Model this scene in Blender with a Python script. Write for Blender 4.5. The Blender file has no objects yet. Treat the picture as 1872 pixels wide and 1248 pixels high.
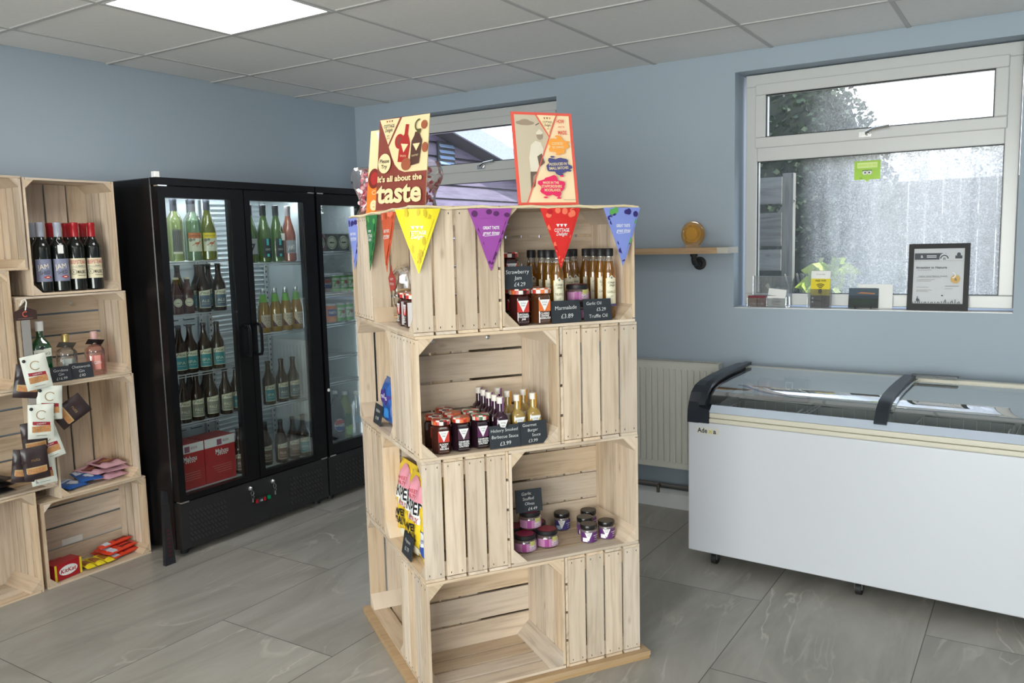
import bpy, math, random
from math import sin, cos, pi, radians as R
from mathutils import Matrix, Vector, Euler
random.seed(7)
sc = bpy.context.scene
COL = sc.collection

# ------------------------------------------------------------------ materials
MATS = {}
def new_mat(name):
    m = bpy.data.materials.new(name); m.use_nodes = True
    nt = m.node_tree; nt.nodes.clear()
    out = nt.nodes.new('ShaderNodeOutputMaterial')
    return m, nt, out
def N(nt, t, **kw):
    n = nt.nodes.new(t)
    for k, v in kw.items():
        if k.startswith('_'): setattr(n, k[1:], v)
        else: n.inputs[k].default_value = v
    return n
def L(nt, a, b): nt.links.new(a, b)
def c4(c): return (c[0], c[1], c[2], 1)
def srgb(r, g, b):
    f = lambda u: (u/255/12.92) if u/255 <= .04045 else ((u/255+.055)/1.055)**2.4
    return (f(r), f(g), f(b))
def pm(name, col=(.5,.5,.5), rough=.5, metal=0, spec=.5, emit=None, es=0, coat=0, noise=0, nscale=30, bump=0):
    if name in MATS: return MATS[name]
    m, nt, out = new_mat(name)
    b = N(nt, 'ShaderNodeBsdfPrincipled')
    b.inputs['Base Color'].default_value = c4(col); b.inputs['Roughness'].default_value = rough
    b.inputs['Metallic'].default_value = metal; b.inputs['Specular IOR Level'].default_value = spec
    b.inputs['Coat Weight'].default_value = coat
    if emit: b.inputs['Emission Color'].default_value = c4(emit); b.inputs['Emission Strength'].default_value = es
    tc = N(nt, 'ShaderNodeTexCoord')
    nz = N(nt, 'ShaderNodeTexNoise', Scale=nscale, Detail=3.0); L(nt, tc.outputs['Object'], nz.inputs['Vector'])
    mx = N(nt, 'ShaderNodeMix', _data_type='RGBA'); mx.blend_type = 'MULTIPLY'
    mx.inputs[6].default_value = c4(col)
    rp = N(nt, 'ShaderNodeMapRange'); rp.inputs[3].default_value = 1-noise; rp.inputs[4].default_value = 1+noise*.6
    L(nt, nz.outputs[0], rp.inputs[0]); L(nt, rp.outputs[0], mx.inputs[7]); mx.inputs[0].default_value = 1
    L(nt, mx.outputs[2], b.inputs['Base Color'])
    if bump:
        bp = N(nt, 'ShaderNodeBump', Strength=bump, Distance=.002); L(nt, nz.outputs[0], bp.inputs['Height']); L(nt, bp.outputs[0], b.inputs['Normal'])
    L(nt, b.outputs[0], out.inputs[0]); MATS[name] = m
    return m
def tg(name, col=(1,1,1), gloss=.08, rough=.03, body=0, bcol=None, tl=.5):
    """thin coloured glass: transparent + fresnel gloss, optional body (filled with liquid)"""
    if name in MATS: return MATS[name]
    m, nt, out = new_mat(name)
    t = N(nt, 'ShaderNodeBsdfTransparent', Color=c4(col))
    src = t.outputs[0]
    if body:
        d = N(nt, 'ShaderNodeBsdfDiffuse', Color=c4(bcol or col)); tr = N(nt, 'ShaderNodeBsdfTranslucent', Color=c4(bcol or col))
        m1 = N(nt, 'ShaderNodeMixShader', Fac=tl); L(nt, d.outputs[0], m1.inputs[1]); L(nt, tr.outputs[0], m1.inputs[2])
        m2 = N(nt, 'ShaderNodeMixShader', Fac=body); L(nt, t.outputs[0], m2.inputs[1]); L(nt, m1.outputs[0], m2.inputs[2]); src = m2.outputs[0]
    g = N(nt, 'ShaderNodeBsdfGlossy', Roughness=rough, Color=(1,1,1,1))
    fr = N(nt, 'ShaderNodeFresnel', IOR=1.45)
    ad = N(nt, 'ShaderNodeMath', _operation='MULTIPLY'); ad.inputs[1].default_value = gloss/.04; L(nt, fr.outputs[0], ad.inputs[0])
    cl = N(nt, 'ShaderNodeMath', _operation='MINIMUM'); cl.inputs[1].default_value = .9; L(nt, ad.outputs[0], cl.inputs[0])
    mx = N(nt, 'ShaderNodeMixShader'); L(nt, cl.outputs[0], mx.inputs[0]); L(nt, src, mx.inputs[1]); L(nt, g.outputs[0], mx.inputs[2])
    L(nt, mx.outputs[0], out.inputs[0]); MATS[name] = m
    return m
def wood(name, c1, c2, c3, rough=.6):
    if name in MATS: return MATS[name]
    m, nt, out = new_mat(name)
    b = N(nt, 'ShaderNodeBsdfPrincipled', Roughness=rough); b.inputs['Specular IOR Level'].default_value = .25
    uv = N(nt, 'ShaderNodeUVMap'); mp = N(nt, 'ShaderNodeMapping'); mp.inputs['Scale'].default_value = (3.0, 60, 1)
    L(nt, uv.outputs[0], mp.inputs[0])
    nz = N(nt, 'ShaderNodeTexNoise', Scale=1.0, Detail=5.0, Roughness=.65, Distortion=.35); L(nt, mp.outputs[0], nz.inputs['Vector'])
    mp2 = N(nt, 'ShaderNodeMapping'); mp2.inputs['Scale'].default_value = (2.2, 14, 1); L(nt, uv.outputs[0], mp2.inputs[0])
    wv = N(nt, 'ShaderNodeTexNoise', Scale=1.3, Detail=2.0, Distortion=1.2); L(nt, mp2.outputs[0], wv.inputs['Vector'])
    cr = N(nt, 'ShaderNodeValToRGB'); e = cr.color_ramp.elements
    e[0].position = .3; e[0].color = c4(c3); e[1].position = .72; e[1].color = c4(c1)
    k = e.new(.5); k.color = c4(c2)
    av = N(nt, 'ShaderNodeMix', _data_type='FLOAT'); av.inputs[0].default_value = .45
    L(nt, nz.outputs[0], av.inputs[2]); L(nt, wv.outputs[0], av.inputs[3]); L(nt, av.outputs[0], cr.inputs[0])
    ge = N(nt, 'ShaderNodeNewGeometry'); oi = N(nt, 'ShaderNodeObjectInfo')
    s = N(nt, 'ShaderNodeMath', _operation='ADD'); L(nt, ge.outputs['Random Per Island'], s.inputs[0]); L(nt, oi.outputs['Random'], s.inputs[1])
    fr = N(nt, 'ShaderNodeMath', _operation='FRACT'); L(nt, s.outputs[0], fr.inputs[0])
    hs = N(nt, 'ShaderNodeHueSaturation')
    r1 = N(nt, 'ShaderNodeMapRange'); r1.inputs[3].default_value = .84; r1.inputs[4].default_value = 1.1; L(nt, fr.outputs[0], r1.inputs[0])
    s2 = N(nt, 'ShaderNodeMath', _operation='MULTIPLY'); s2.inputs[1].default_value = 7.31; L(nt, s.outputs[0], s2.inputs[0])
    f2 = N(nt, 'ShaderNodeMath', _operation='FRACT'); L(nt, s2.outputs[0], f2.inputs[0])
    r2 = N(nt, 'ShaderNodeMapRange'); r2.inputs[3].default_value = .78; r2.inputs[4].default_value = 1.18; L(nt, f2.outputs[0], r2.inputs[0])
    L(nt, r1.outputs[0], hs.inputs['Value']); L(nt, r2.outputs[0], hs.inputs['Saturation']); L(nt, cr.outputs[0], hs.inputs['Color'])
    # knots
    mp3 = N(nt, 'ShaderNodeMapping'); mp3.inputs['Scale'].default_value = (4, 9, 1); L(nt, uv.outputs[0], mp3.inputs[0])
    vo = N(nt, 'ShaderNodeTexVoronoi', Scale=1.0); L(nt, mp3.outputs[0], vo.inputs['Vector'])
    kr = N(nt, 'ShaderNodeMapRange'); kr.inputs[1].default_value = .02; kr.inputs[2].default_value = .09; kr.inputs[3].default_value = .45; kr.inputs[4].default_value = 0
    L(nt, vo.outputs['Distance'], kr.inputs[0])
    kx = N(nt, 'ShaderNodeMix', _data_type='RGBA'); L(nt, kr.outputs[0], kx.inputs[0]); L(nt, hs.outputs[0], kx.inputs[6]); kx.inputs[7].default_value = c4([q*.45 for q in c3])
    L(nt, kx.outputs[2], b.inputs['Base Color'])
    bp = N(nt, 'ShaderNodeBump', Strength=.15, Distance=.001); L(nt, nz.outputs[0], bp.inputs['Height']); L(nt, bp.outputs[0], b.inputs['Normal'])
    L(nt, b.outputs[0], out.inputs[0]); MATS[name] = m
    return m
PINE = wood('pale_pine', (.73,.60,.46), (.645,.515,.385), (.43,.32,.225))
OAK = wood('oak', (.62,.38,.17), (.52,.30,.12), (.36,.19,.07), .4)
PLY = wood('ply_board', (.60,.43,.27), (.53,.37,.22), (.42,.28,.16))
OLDW = wood('weathered_wood', (.32,.31,.29), (.24,.23,.21), (.12,.11,.10), .9)
CLAD = wood('stained_cladding', (.24,.21,.30), (.19,.16,.24), (.11,.09,.14), .5)
BLACK = pm('black_enamel', (.004,.004,.005), .3, spec=.3)
BLACKM = pm('black_matt', (.012,.012,.013), .6)
RUB = pm('black_plastic', (.015,.017,.022), .35)
CHROME = pm('chrome', (.75,.75,.75), .15, 1)
STEEL = pm('steel', (.62,.64,.65), .35, 1, noise=.1)
WIRE = pm('zinc_wire', (.7,.72,.74), .3, .8)
WHITE = pm('white_gloss', (.78,.78,.77), .22, noise=.02)
UPVC = pm('white_upvc', (.60,.60,.59), .25)
SLATE = pm('slate', (.022,.028,.036), .65, noise=.25)
CHALK = pm('chalk', (.75,.76,.76), .9)
PAPER = pm('paper_white', (.82,.82,.80), .7)
CREAM = pm('cream_card', (.83,.74,.55), .6)
def P(name, r, g, b, rough=.5, **k): return pm(name, srgb(r, g, b), rough, **k)
CLEAR = tg('clear_glass', (.93,.96,.95), .05)
PANE = tg('pane_glass', (.93,.96,.95), .020, .01)

# ------------------------------------------------------------------ mesh builder
TXT = {}
def text_tris(body, shear=0, bold=0):
    key = (body, shear, bold)
    if key in TXT: return TXT[key]
    cu = bpy.data.curves.new('t', 'FONT'); cu.body = body; cu.size = 1; cu.shear = shear; cu.offset = bold
    cu.resolution_u = 3; cu.fill_mode = 'FRONT'
    o = bpy.data.objects.new('t', cu); COL.objects.link(o)
    dg = bpy.context.evaluated_depsgraph_get(); me = bpy.data.meshes.new_from_object(o.evaluated_get(dg))
    me.calc_loop_triangles()
    vs = [(v.co.x, v.co.y) for v in me.vertices]; ts = [tuple(t.vertices) for t in me.loop_triangles]
    bpy.data.objects.remove(o); bpy.data.curves.remove(cu); bpy.data.meshes.remove(me)
    if vs:
        x0 = min(v[0] for v in vs); x1 = max(v[0] for v in vs)
    else: x0 = x1 = 0
    TXT[key] = (vs, ts, x0, x1); return TXT[key]

class MB:
    def __init__(s): s.v = []; s.f = []; s.m = []; s.u = []; s.s = []
    def add(s, vs, fs, mi=0, smooth=False, uvs=None, M=None):
        b = len(s.v)
        for p in vs:
            p = Vector(p); s.v.append(M @ p if M else p)
        for i, f in enumerate(fs):
            s.f.append([b+k for k in f]); s.m.append(mi[i] if isinstance(mi, list) else mi); s.s.append(smooth)
            s.u.append(uvs[i] if uvs else [(0, 0)]*len(f))
        return s
    def box(s, x0, x1, y0, y1, z0, z1, mi=0, M=None, bev=0):
        d = (x1-x0, y1-y0, z1-z0); lo = (x0, y0, z0)
        a = max(range(3), key=lambda i: d[i]); ox = random.random()*50; oy = random.random()*50
        vs = [(x0,y0,z0),(x1,y0,z0),(x1,y1,z0),(x0,y1,z0),(x0,y0,z1),(x1,y0,z1),(x1,y1,z1),(x0,y1,z1)]
        fs = [(0,3,2,1),(4,5,6,7),(0,1,5,4),(1,2,6,5),(2,3,7,6),(3,0,4,7)]
        def uv(i):
            p = vs[i]; o = [p[j]-lo[j] for j in range(3)]
            return (o[a]+ox, sum(o)-o[a]+oy)
        return s.add(vs, fs, mi, False, [[uv(i) for i in f] for f in fs], M)
    def prism(s, poly, y0, y1, mi=0, M=None, smooth=False):
        n = len(poly)
        vs = [(x, y0, z) for x, z in poly]+[(x, y1, z) for x, z in poly]
        fs = [tuple(range(n)), tuple(range(2*n-1, n-1, -1))]+[(i, i+n, (i+1) % n+n, (i+1) % n) for i in range(n)]
        ox = random.random()*50
        us = [[(vs[i][1]*1.0+ox, vs[i][0]+vs[i][2]) for i in f] for f in fs]
        return s.add(vs, fs, mi, smooth, us, M)
    def lathe(s, prof, seg=24, mi=0, M=None, smooth=True, cx=0, cy=0, z0=0):
        """prof: (r,z[,square]) ; mi int or f(ring,seg)"""
        vs = []; fs = []; mm = []
        for p in prof:
            r, z = p[0], p[1]; q = p[2] if len(p) > 2 else 0
            for k in range(seg):
                t = 2*pi*(k+.5)/seg
                rr = r
                if q:
                    e = 7.0; ss = (abs(cos(t))**e+abs(sin(t))**e)**(-1/e); rr = r*((1-q)+q*ss)
                vs.append((cx+rr*cos(t), cy+rr*sin(t), z0+z))
        for i in range(len(prof)-1):
            for k in range(seg):
                a = i*seg+k; b = i*seg+(k+1) % seg
                fs.append((a, b, b+seg, a+seg)); mm.append(mi(i, k) if callable(mi) else mi)
        if prof[0][0] > 1e-5: fs.append(tuple(range(seg-1, -1, -1))); mm.append(mm[0])
        if prof[-1][0] > 1e-5:
            b = (len(prof)-1)*seg; fs.append(tuple(b+k for k in range(seg))); mm.append(mm[-1])
        return s.add(vs, fs, mm, smooth, None, M)
    def cyl(s, p, q, r, seg=12, mi=0, smooth=True, r2=None):
        p = Vector(p); q = Vector(q); d = q-p; l = d.length
        M = Matrix.Translation(p) @ d.to_track_quat('Z', 'Y').to_matrix().to_4x4()
        return s.lathe([(r, 0), (r if r2 is None else r2, l)], seg, mi, M, smooth)
    def tube(s, pts, r, seg=8, mi=0, smooth=True):
        pts = [Vector(p) for p in pts]; n = len(pts); vs = []; fs = []
        up = Vector((0, 0, 1))
        prev = None
        for i, p in enumerate(pts):
            t = (pts[min(i+1, n-1)]-pts[max(i-1, 0)]).normalized()
            if prev is None:
                a = t.cross(up)
                if a.length < .01: a = t.cross(Vector((1, 0, 0)))
                a.normalize()
            else: a = (prev - t*prev.dot(t)).normalized()
            prev = a; b = t.cross(a)
            for k in range(seg):
                an = 2*pi*k/seg; vs.append(p+(a*cos(an)+b*sin(an))*r)
        for i in range(n-1):
            for k in range(seg):
                fs.append((i*seg+k, i*seg+(k+1) % seg, (i+1)*seg+(k+1) % seg, (i+1)*seg+k))
        fs.append(tuple(range(seg-1, -1, -1))); fs.append(tuple((n-1)*seg+k for k in range(seg)))
        return s.add(vs, fs, mi, smooth)
    def build(s, name, mats, parent=None, loc=None, rotz=0):
        me = bpy.data.meshes.new(name)
        me.from_pydata([tuple(v) for v in s.v], [], s.f)
        if not isinstance(mats, (list, tuple)): mats = [mats]
        for m in mats: me.materials.append(m)
        ul = me.uv_layers.new(name='UVMap'); i = 0
        for pi_, p in enumerate(me.polygons):
            p.material_index = min(s.m[pi_], len(mats)-1); p.use_smooth = s.s[pi_]
            for k in range(p.loop_total): ul.data[p.loop_start+k].uv = s.u[pi_][k]
        if any(s.s):
            me.set_sharp_from_angle(angle=R(38))
        o = bpy.data.objects.new(name, me); COL.objects.link(o)
        if parent: o.parent = parent
        if loc is not None: o.location = loc
        if rotz: o.rotation_euler.z = rotz
        return o

class Art:
    """2-D artwork (x right, z up) laid onto a surface by a map function; layers stack outward"""
    def __init__(s, fmap, maxlen=1e9): s.mb = MB(); s.f = fmap; s.ml = maxlen; s.mats = []; s.ly = 0
    def mi(s, m):
        if m not in s.mats: s.mats.append(m)
        return s.mats.index(m)
    def tri(s, a, b, c, k, ly):
        st = [(a, b, c)]; out = []
        while st:
            t = st.pop(); e = [(math.dist(t[i], t[(i+1) % 3]), i) for i in range(3)]; m, i = max(e)
            if m > s.ml and len(out)+len(st) < 3000:
                p, q, r = t[i], t[(i+1) % 3], t[(i+2) % 3]; h = ((p[0]+q[0])/2, (p[1]+q[1])/2)
                st += [(p, h, r), (h, q, r)]
            else: out.append(t)
        for t in out: s.mb.add([s.f(p[0], p[1], ly) for p in t], [(0, 1, 2)], k)
    def poly(s, pts, m, ly=None):
        k = s.mi(m); s.ly += 1; ly = s.ly if ly is None else ly
        cx = sum(p[0] for p in pts)/len(pts); cz = sum(p[1] for p in pts)/len(pts)
        if len(pts) == 3: s.tri(*pts, k, ly); return s
        for i in range(len(pts)): s.tri((cx, cz), pts[i], pts[(i+1) % len(pts)], k, ly)
        return s
    def rect(s, x0, x1, z0, z1, m, ly=None): return s.poly([(x0, z0), (x1, z0), (x1, z1), (x0, z1)], m, ly)
    def ell(s, x, z, rx, rz, m, n=20, ly=None): return s.poly([(x+rx*cos(2*pi*i/n), z+rz*sin(2*pi*i/n)) for i in range(n)], m, ly)
    def ring(s, x, z, r, w, m, n=24, a0=0, a1=2*pi):
        k = s.mi(m); s.ly += 1
        for i in range(n):
            t = a0+(a1-a0)*i/n; u = a0+(a1-a0)*(i+1)/n
            q = [(x+(r+d)*cos(g), z+(r+d)*sin(g)) for g, d in ((t, -w/2), (t, w/2), (u, w/2), (u, -w/2))]
            s.tri(q[0], q[1], q[2], k, s.ly); s.tri(q[0], q[2], q[3], k, s.ly)
        return s
    def blob(s, x, z, rx, rz, m, seed=1, n=28, amp=.13):
        rd = random.Random(seed); ph = [rd.random()*6 for _ in range(3)]
        return s.poly([(x+rx*cos(t)*(1+amp*sin(5*t+ph[0])+amp*.7*sin(8*t+ph[1])), z+rz*sin(t)*(1+amp*sin(5*t+ph[0])+amp*.7*sin(8*t+ph[1]))) for t in [2*pi*i/n for i in range(n)]], m)
    def line(s, a, b, w, m):
        d = math.dist(a, b); nx, nz = -(b[1]-a[1])/d*w/2, (b[0]-a[0])/d*w/2
        return s.poly([(a[0]-nx, a[1]-nz), (b[0]-nx, b[1]-nz), (b[0]+nx, b[1]+nz), (a[0]+nx, a[1]+nz)], m)
    def text(s, body, x, z, size, m, w=None, shear=0, bold=0, rot=0, align='c'):
        vs, ts, x0, x1 = text_tris(body, shear, bold)
        if not vs: return s
        k = s.mi(m); s.ly += 1
        sx = size if w is None else w/(x1-x0)
        off = {'c': -(x0+x1)/2, 'l': -x0, 'r': -x1}[align]
        ca, sa_ = cos(rot), sin(rot)
        P2 = []
        for px, pz in vs:
            a = (px+off)*sx; b = (pz-.35)*size
            P2.append((x+a*ca-b*sa_, z+a*sa_+b*ca))
        for t in ts: s.tri(P2[t[0]], P2[t[1]], P2[t[2]], k, s.ly)
        return s
    def build(s, name, parent): return s.mb.build(name, s.mats, parent)
LY = .00035
def flat(y0=0, x0=0, z0=0): return lambda x, z, l: (x0+x, y0-LY*l, z0+z)
def cylm(r, z0=0, rot=0): return lambda x, z, l: ((r+.0003+LY*l)*sin(x/r+rot), -(r+.0003+LY*l)*cos(x/r+rot), z0+z)

def thing(name, label, cat, loc=(0,0,0), rotz=0, group=None):
    o = bpy.data.objects.new(name, None); COL.objects.link(o); o.empty_display_size = .05
    o.location = loc; o.rotation_euler = (0, 0, rotz)
    o['label'] = label; o['category'] = cat
    if group: o['group'] = group
    return o
def tag(o, label, cat, group=None):
    o['label'] = label; o['category'] = cat
    if group: o['group'] = group
    return o
def struct(o): o['kind'] = 'structure'; return o
def kids(o): return [c for c in COL.objects if c.parent == o]
def copy_tree(o, parent=None):
    c = o.copy(); COL.objects.link(c); c.parent = parent
    for ch in list(o.children): copy_tree(ch, c)
    return c
class Kind:
    """first use places the prototype itself, later uses copy it"""
    def __init__(s, make): s.make = make; s.proto = None
    def put(s, label, loc, rotz=0, group=None, tilt=None):
        if s.proto is None: o = s.proto = s.make()
        else:
            bpy.context.view_layer.update() if False else None
            o = copy_tree(s.proto)
        o.location = loc; o.rotation_euler = (tilt[0], tilt[1], rotz) if tilt else (0, 0, rotz)
        o['label'] = label
        if group: o['group'] = group
        elif 'group' in o: del o['group']
        return o
# frames: origin + rotation ; local x right, y away from the viewer side, z up
class Frame:
    def __init__(s, x, y, rot): s.x, s.y, s.r = x, y, rot
    def p(s, x, y, z): return (s.x+x*cos(s.r)-y*sin(s.r), s.y+x*sin(s.r)+y*cos(s.r), z)
XL, YW, ZC = -3.844, 4.179, 2.357
FR = Frame(-3.404, 0, pi/2); SH = Frame(-3.606, 0, pi/2)
ST = Frame(-1.569, 1.925, pi/2-.5944)
WW = Frame(0, 0, 0)
XR, YF = 1.9, -2.6

# ------------------------------------------------------------------ room shell
def floor_mat():
    m, nt, out = new_mat('stone_effect_floor')
    b = N(nt, 'ShaderNodeBsdfPrincipled', Roughness=.34); b.inputs['Specular IOR Level'].default_value = .4
    g = N(nt, 'ShaderNodeNewGeometry'); sp = N(nt, 'ShaderNodeSeparateXYZ'); L(nt, g.outputs['Position'], sp.inputs[0])
    def ma(op, a, b_=None, v=None):
        n = N(nt, 'ShaderNodeMath', _operation=op)
        L(nt, a, n.inputs[0]) if hasattr(a, 'links') else setattr(n.inputs[0], 'default_value', a)
        if b_ is not None:
            L(nt, b_, n.inputs[1]) if hasattr(b_, 'links') else setattr(n.inputs[1], 'default_value', b_)
        return n.outputs[0]
    xs = ma('DIVIDE', ma('ADD', sp.outputs[0], .9), .594)
    ci = ma('FLOOR', xs); cf = ma('FRACT', xs)
    md = ma('ABSOLUTE', ma('MODULO', ci, 2.0))
    ys = ma('DIVIDE', ma('SUBTRACT', ma('SUBTRACT', sp.outputs[1], 2.61), ma('MULTIPLY', md, .615)), 1.2)
    ri = ma('FLOOR', ys); rf = ma('FRACT', ys)
    jx = ma('LESS_THAN', ma('MINIMUM', cf, ma('SUBTRACT', 1.0, cf)), .0028)
    jy = ma('LESS_THAN', ma('MINIMUM', rf, ma('SUBTRACT', 1.0, rf)), .0014)
    j = ma('MAXIMUM', jx, jy)
    cb = N(nt, 'ShaderNodeCombineXYZ'); L(nt, ci, cb.inputs[0]); L(nt, ri, cb.inputs[1])
    wn = N(nt, 'ShaderNodeTexWhiteNoise'); L(nt, cb.outputs[0], wn.inputs['Vector'])
    sc_ = N(nt, 'ShaderNodeVectorMath', _operation='SCALE'); L(nt, wn.outputs['Color'], sc_.inputs[0]); sc_.inputs['Scale'].default_value = 13
    ad = N(nt, 'ShaderNodeVectorMath', _operation='ADD'); L(nt, g.outputs['Position'], ad.inputs[0]); L(nt, sc_.outputs[0], ad.inputs[1])
    mp = N(nt, 'ShaderNodeMapping'); mp.inputs['Rotation'].default_value = (0, 0, R(24)); mp.inputs['Scale'].default_value = (4.2, 1.1, 1); L(nt, ad.outputs[0], mp.inputs[0])
    n1 = N(nt, 'ShaderNodeTexNoise', Scale=1.1, Detail=9.0, Roughness=.62, Distortion=1.1); L(nt, mp.outputs[0], n1.inputs['Vector'])
    n2 = N(nt, 'ShaderNodeTexNoise', Scale=.9, Detail=4.0, Roughness=.5, Distortion=.9); L(nt, mp.outputs[0], n2.inputs['Vector'])
    cr = N(nt, 'ShaderNodeValToRGB'); e = cr.color_ramp.elements
    e[0].position = .28; e[0].color = (.245,.232,.205,1); e[1].position = .78; e[1].color = (.43,.41,.375,1)
    k = e.new(.52); k.color = (.335,.315,.28,1)
    L(nt, n1.outputs[0], cr.inputs[0])
    v = ma('ABSOLUTE', ma('SUBTRACT', n2.outputs[0], .5))
    vr = N(nt, 'ShaderNodeMapRange'); vr.inputs[1].default_value = 0; vr.inputs[2].default_value = .012; vr.inputs[3].default_value = 1; vr.inputs[4].default_value = 0; L(nt, v, vr.inputs[0])
    n3 = N(nt, 'ShaderNodeTexNoise', Scale=2.3, Detail=3.0); L(nt, ad.outputs[0], n3.inputs['Vector'])
    v3 = N(nt, 'ShaderNodeMapRange'); v3.inputs[1].default_value = .48; v3.inputs[2].default_value = .68; v3.inputs[4].default_value = .55; L(nt, n3.outputs[0], v3.inputs[0])
    vm = ma('MULTIPLY', vr.outputs[0], v3.outputs[0])
    mx = N(nt, 'ShaderNodeMix', _data_type='RGBA'); L(nt, vm, mx.inputs[0]); L(nt, cr.outputs[0], mx.inputs[6]); mx.inputs[7].default_value = (.66,.63,.56,1)
    hv = N(nt, 'ShaderNodeHueSaturation'); r1 = N(nt, 'ShaderNodeMapRange'); r1.inputs[3].default_value = .93; r1.inputs[4].default_value = 1.05; L(nt, wn.outputs['Value'], r1.inputs[0])
    L(nt, r1.outputs[0], hv.inputs['Value']); L(nt, mx.outputs[2], hv.inputs['Color'])
    mj = N(nt, 'ShaderNodeMix', _data_type='RGBA'); L(nt, j, mj.inputs[0]); L(nt, hv.outputs[0], mj.inputs[6]); mj.inputs[7].default_value = (.07,.065,.06,1)
    L(nt, mj.outputs[2], b.inputs['Base Color'])
    bp = N(nt, 'ShaderNodeBump', Strength=.12, Distance=.002); L(nt, n1.outputs[0], bp.inputs['Height']); L(nt, bp.outputs[0], b.inputs['Normal'])
    L(nt, b.outputs[0], out.inputs[0]); return m
PAINT = pm('pale_blue_paint', (.355,.42,.485), .75, noise=.03, nscale=3)
mb = MB().box(XL-.1, XR+.1, YF-.1, YW+.1, -.1, 0); struct(mb.build('floor', floor_mat()))
# ceiling: lay-in tiles with thin grid
TILE = pm('ceiling_tile', (.80,.79,.77), .9, noise=.06, nscale=60)
GRID = pm('ceiling_grid', (.50,.49,.48), .6)
mb = MB(); GX, GY = -3.544, 1.865
xs = sorted([XL]+[GX+.6*i for i in range(0, 10) if GX+.6*i < XR]+[XR]); ys = sorted([YF]+[GY+.6*i for i in range(-8, 5) if YF < GY+.6*i < YW]+[YW])
LIGHTS = {(1, -1), (1, -4), (4, -1), (4, -4), (7, -1), (7, -4)}
lights = []
for a, b in zip(xs, xs[1:]):
    for c, d in zip(ys, ys[1:]):
        ij = (round((a-GX)/.6), round((c-GY)/.6)) if abs(b-a-.6) < .01 and abs(d-c-.6) < .01 else None
        if ij in {(1, 0), (1, -4), (4, -4), (7, -2)}: lights.append((a, b, c, d)); continue  # only the panel above the fridges is seen; the others are added light
        mb.box(a+.006, b-.006, c+.006, d-.006, ZC+.002, ZC+.02)
struct(mb.build('ceiling', TILE))
mb = MB()
for x in xs[1:-1]: mb.box(x-.009, x+.009, YF, YW, ZC-.002, ZC+.012)
for y in ys[1:-1]: mb.box(XL, XR, y-.009, y+.009, ZC-.0025, ZC+.012)
struct(mb.build('trim_1', GRID))
struct(MB().box(XL-.1, XR+.1, YF-.1, YW+.1, ZC+.021, ZC+.1).build('trim_2', TILE))
EM = pm('light_diffuser', (.9,.9,.9), .5, emit=(1,.97,.93), es=9.0)
names = ['added square ceiling light panel out of view to the left', 'flat square ceiling light panel glowing white above the fridges', 'added square ceiling light panel above the viewer, out of view', 'added unseen ceiling light panel on the right side of the shop']
for (a, b, c, d), lb in zip(lights, names):
    t = thing('ceiling_light', lb, 'ceiling light', (a+.3, c+.3, ZC), group='ceiling light panels')
    f = MB(); w = .291
    for s_ in (-1, 1):
        f.box(min(s_*w, s_*(w-.012)), max(s_*w, s_*(w-.012)), -w, w, -.003, .02); f.box(-w+.012, w-.012, min(s_*w, s_*(w-.012)), max(s_*w, s_*(w-.012)), -.003, .02)
    f.build('frame', WHITE, t); MB().box(-w+.012, w-.012, -w+.012, w-.012, .002, .012).build('diffuser', EM, t)
# walls
W1 = (-1.322, -.10, 1.098, 2.262); W2 = (-3.53, -2.333, 1.098, 2.262)
struct(MB().box(XL-.1, XL, YF-.1, YW+.3, 0, ZC+.03).build('wall_left', PAINT))
mb = MB(); T = .30
xs_ = [XL, W2[0], W2[1], W1[0], W1[1], XR]
for i in (0, 2, 4): mb.box(xs_[i], xs_[i+1], YW, YW+T, 0, ZC+.03)
for W in (W2, W1): mb.box(W[0], W[1], YW, YW+T, 0, W[2]); mb.box(W[0], W[1], YW, YW+T, W[3], ZC+.03)
struct(mb.build('wall_back', PAINT))
struct(MB().box(XR, XR+.1, YF-.1, YW+.3, 0, ZC+.03).build('wall_right', PAINT))
mb = MB(); FX0, FX1, FZ0, FZ1 = -1.9, 1.6, .35, 2.15
mb.box(XL, FX0, YF-.1, YF, 0, ZC+.03).box(FX1, XR, YF-.1, YF, 0, ZC+.03).box(FX0, FX1, YF-.1, YF, 0, FZ0).box(FX0, FX1, YF-.1, YF, FZ1, ZC+.03)
struct(mb.build('wall_front', PAINT))
mb = MB().box(FX0, FX1, YF-.09, YF-.03, FZ0, FZ0+.05).box(FX0, FX1, YF-.09, YF-.03, FZ1-.05, FZ1)
for x in (FX0, -.75, .4, FX1-.05): mb.box(x, x+.05, YF-.09, YF-.03, FZ0+.05, FZ1-.05)
w3 = bpy.data.objects.new('window_3', None); COL.objects.link(w3); w3.location = (0, 0, 0); struct(w3)
mb.build('window_frame', UPVC, w3); MB().box(FX0+.05, FX1-.05, YF-.065, YF-.059, FZ0+.05, FZ1-.05).build('window_pane', PANE, w3)
# skirting
SKM = pm('skirting_white', (.66,.67,.67), .35)
def skirt(name, M, ln):
    prof = [(0, 0), (.018, 0), (.018, .075), (.010, .09), (.006, .10), (0, .10)]
    b = MB(); vs = [(0, -p[0], p[1]) for p in prof]+[(ln, -p[0], p[1]) for p in prof]; n = len(prof)
    b.add(vs, [tuple(range(n)), tuple(range(2*n-1, n-1, -1))]+[(i, i+n, (i+1) % n+n, (i+1) % n) for i in range(n)], 0, False, None, M)
    struct(b.build(name, SKM))
skirt('baseboard_back', Matrix.Translation((XL+.02, YW, 0)), XR-XL-.02)
skirt('baseboard_left', Matrix.Translation((XL, YF, 0)) @ Matrix.Rotation(pi/2, 4, 'Z'), YW-YF-.02)

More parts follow.
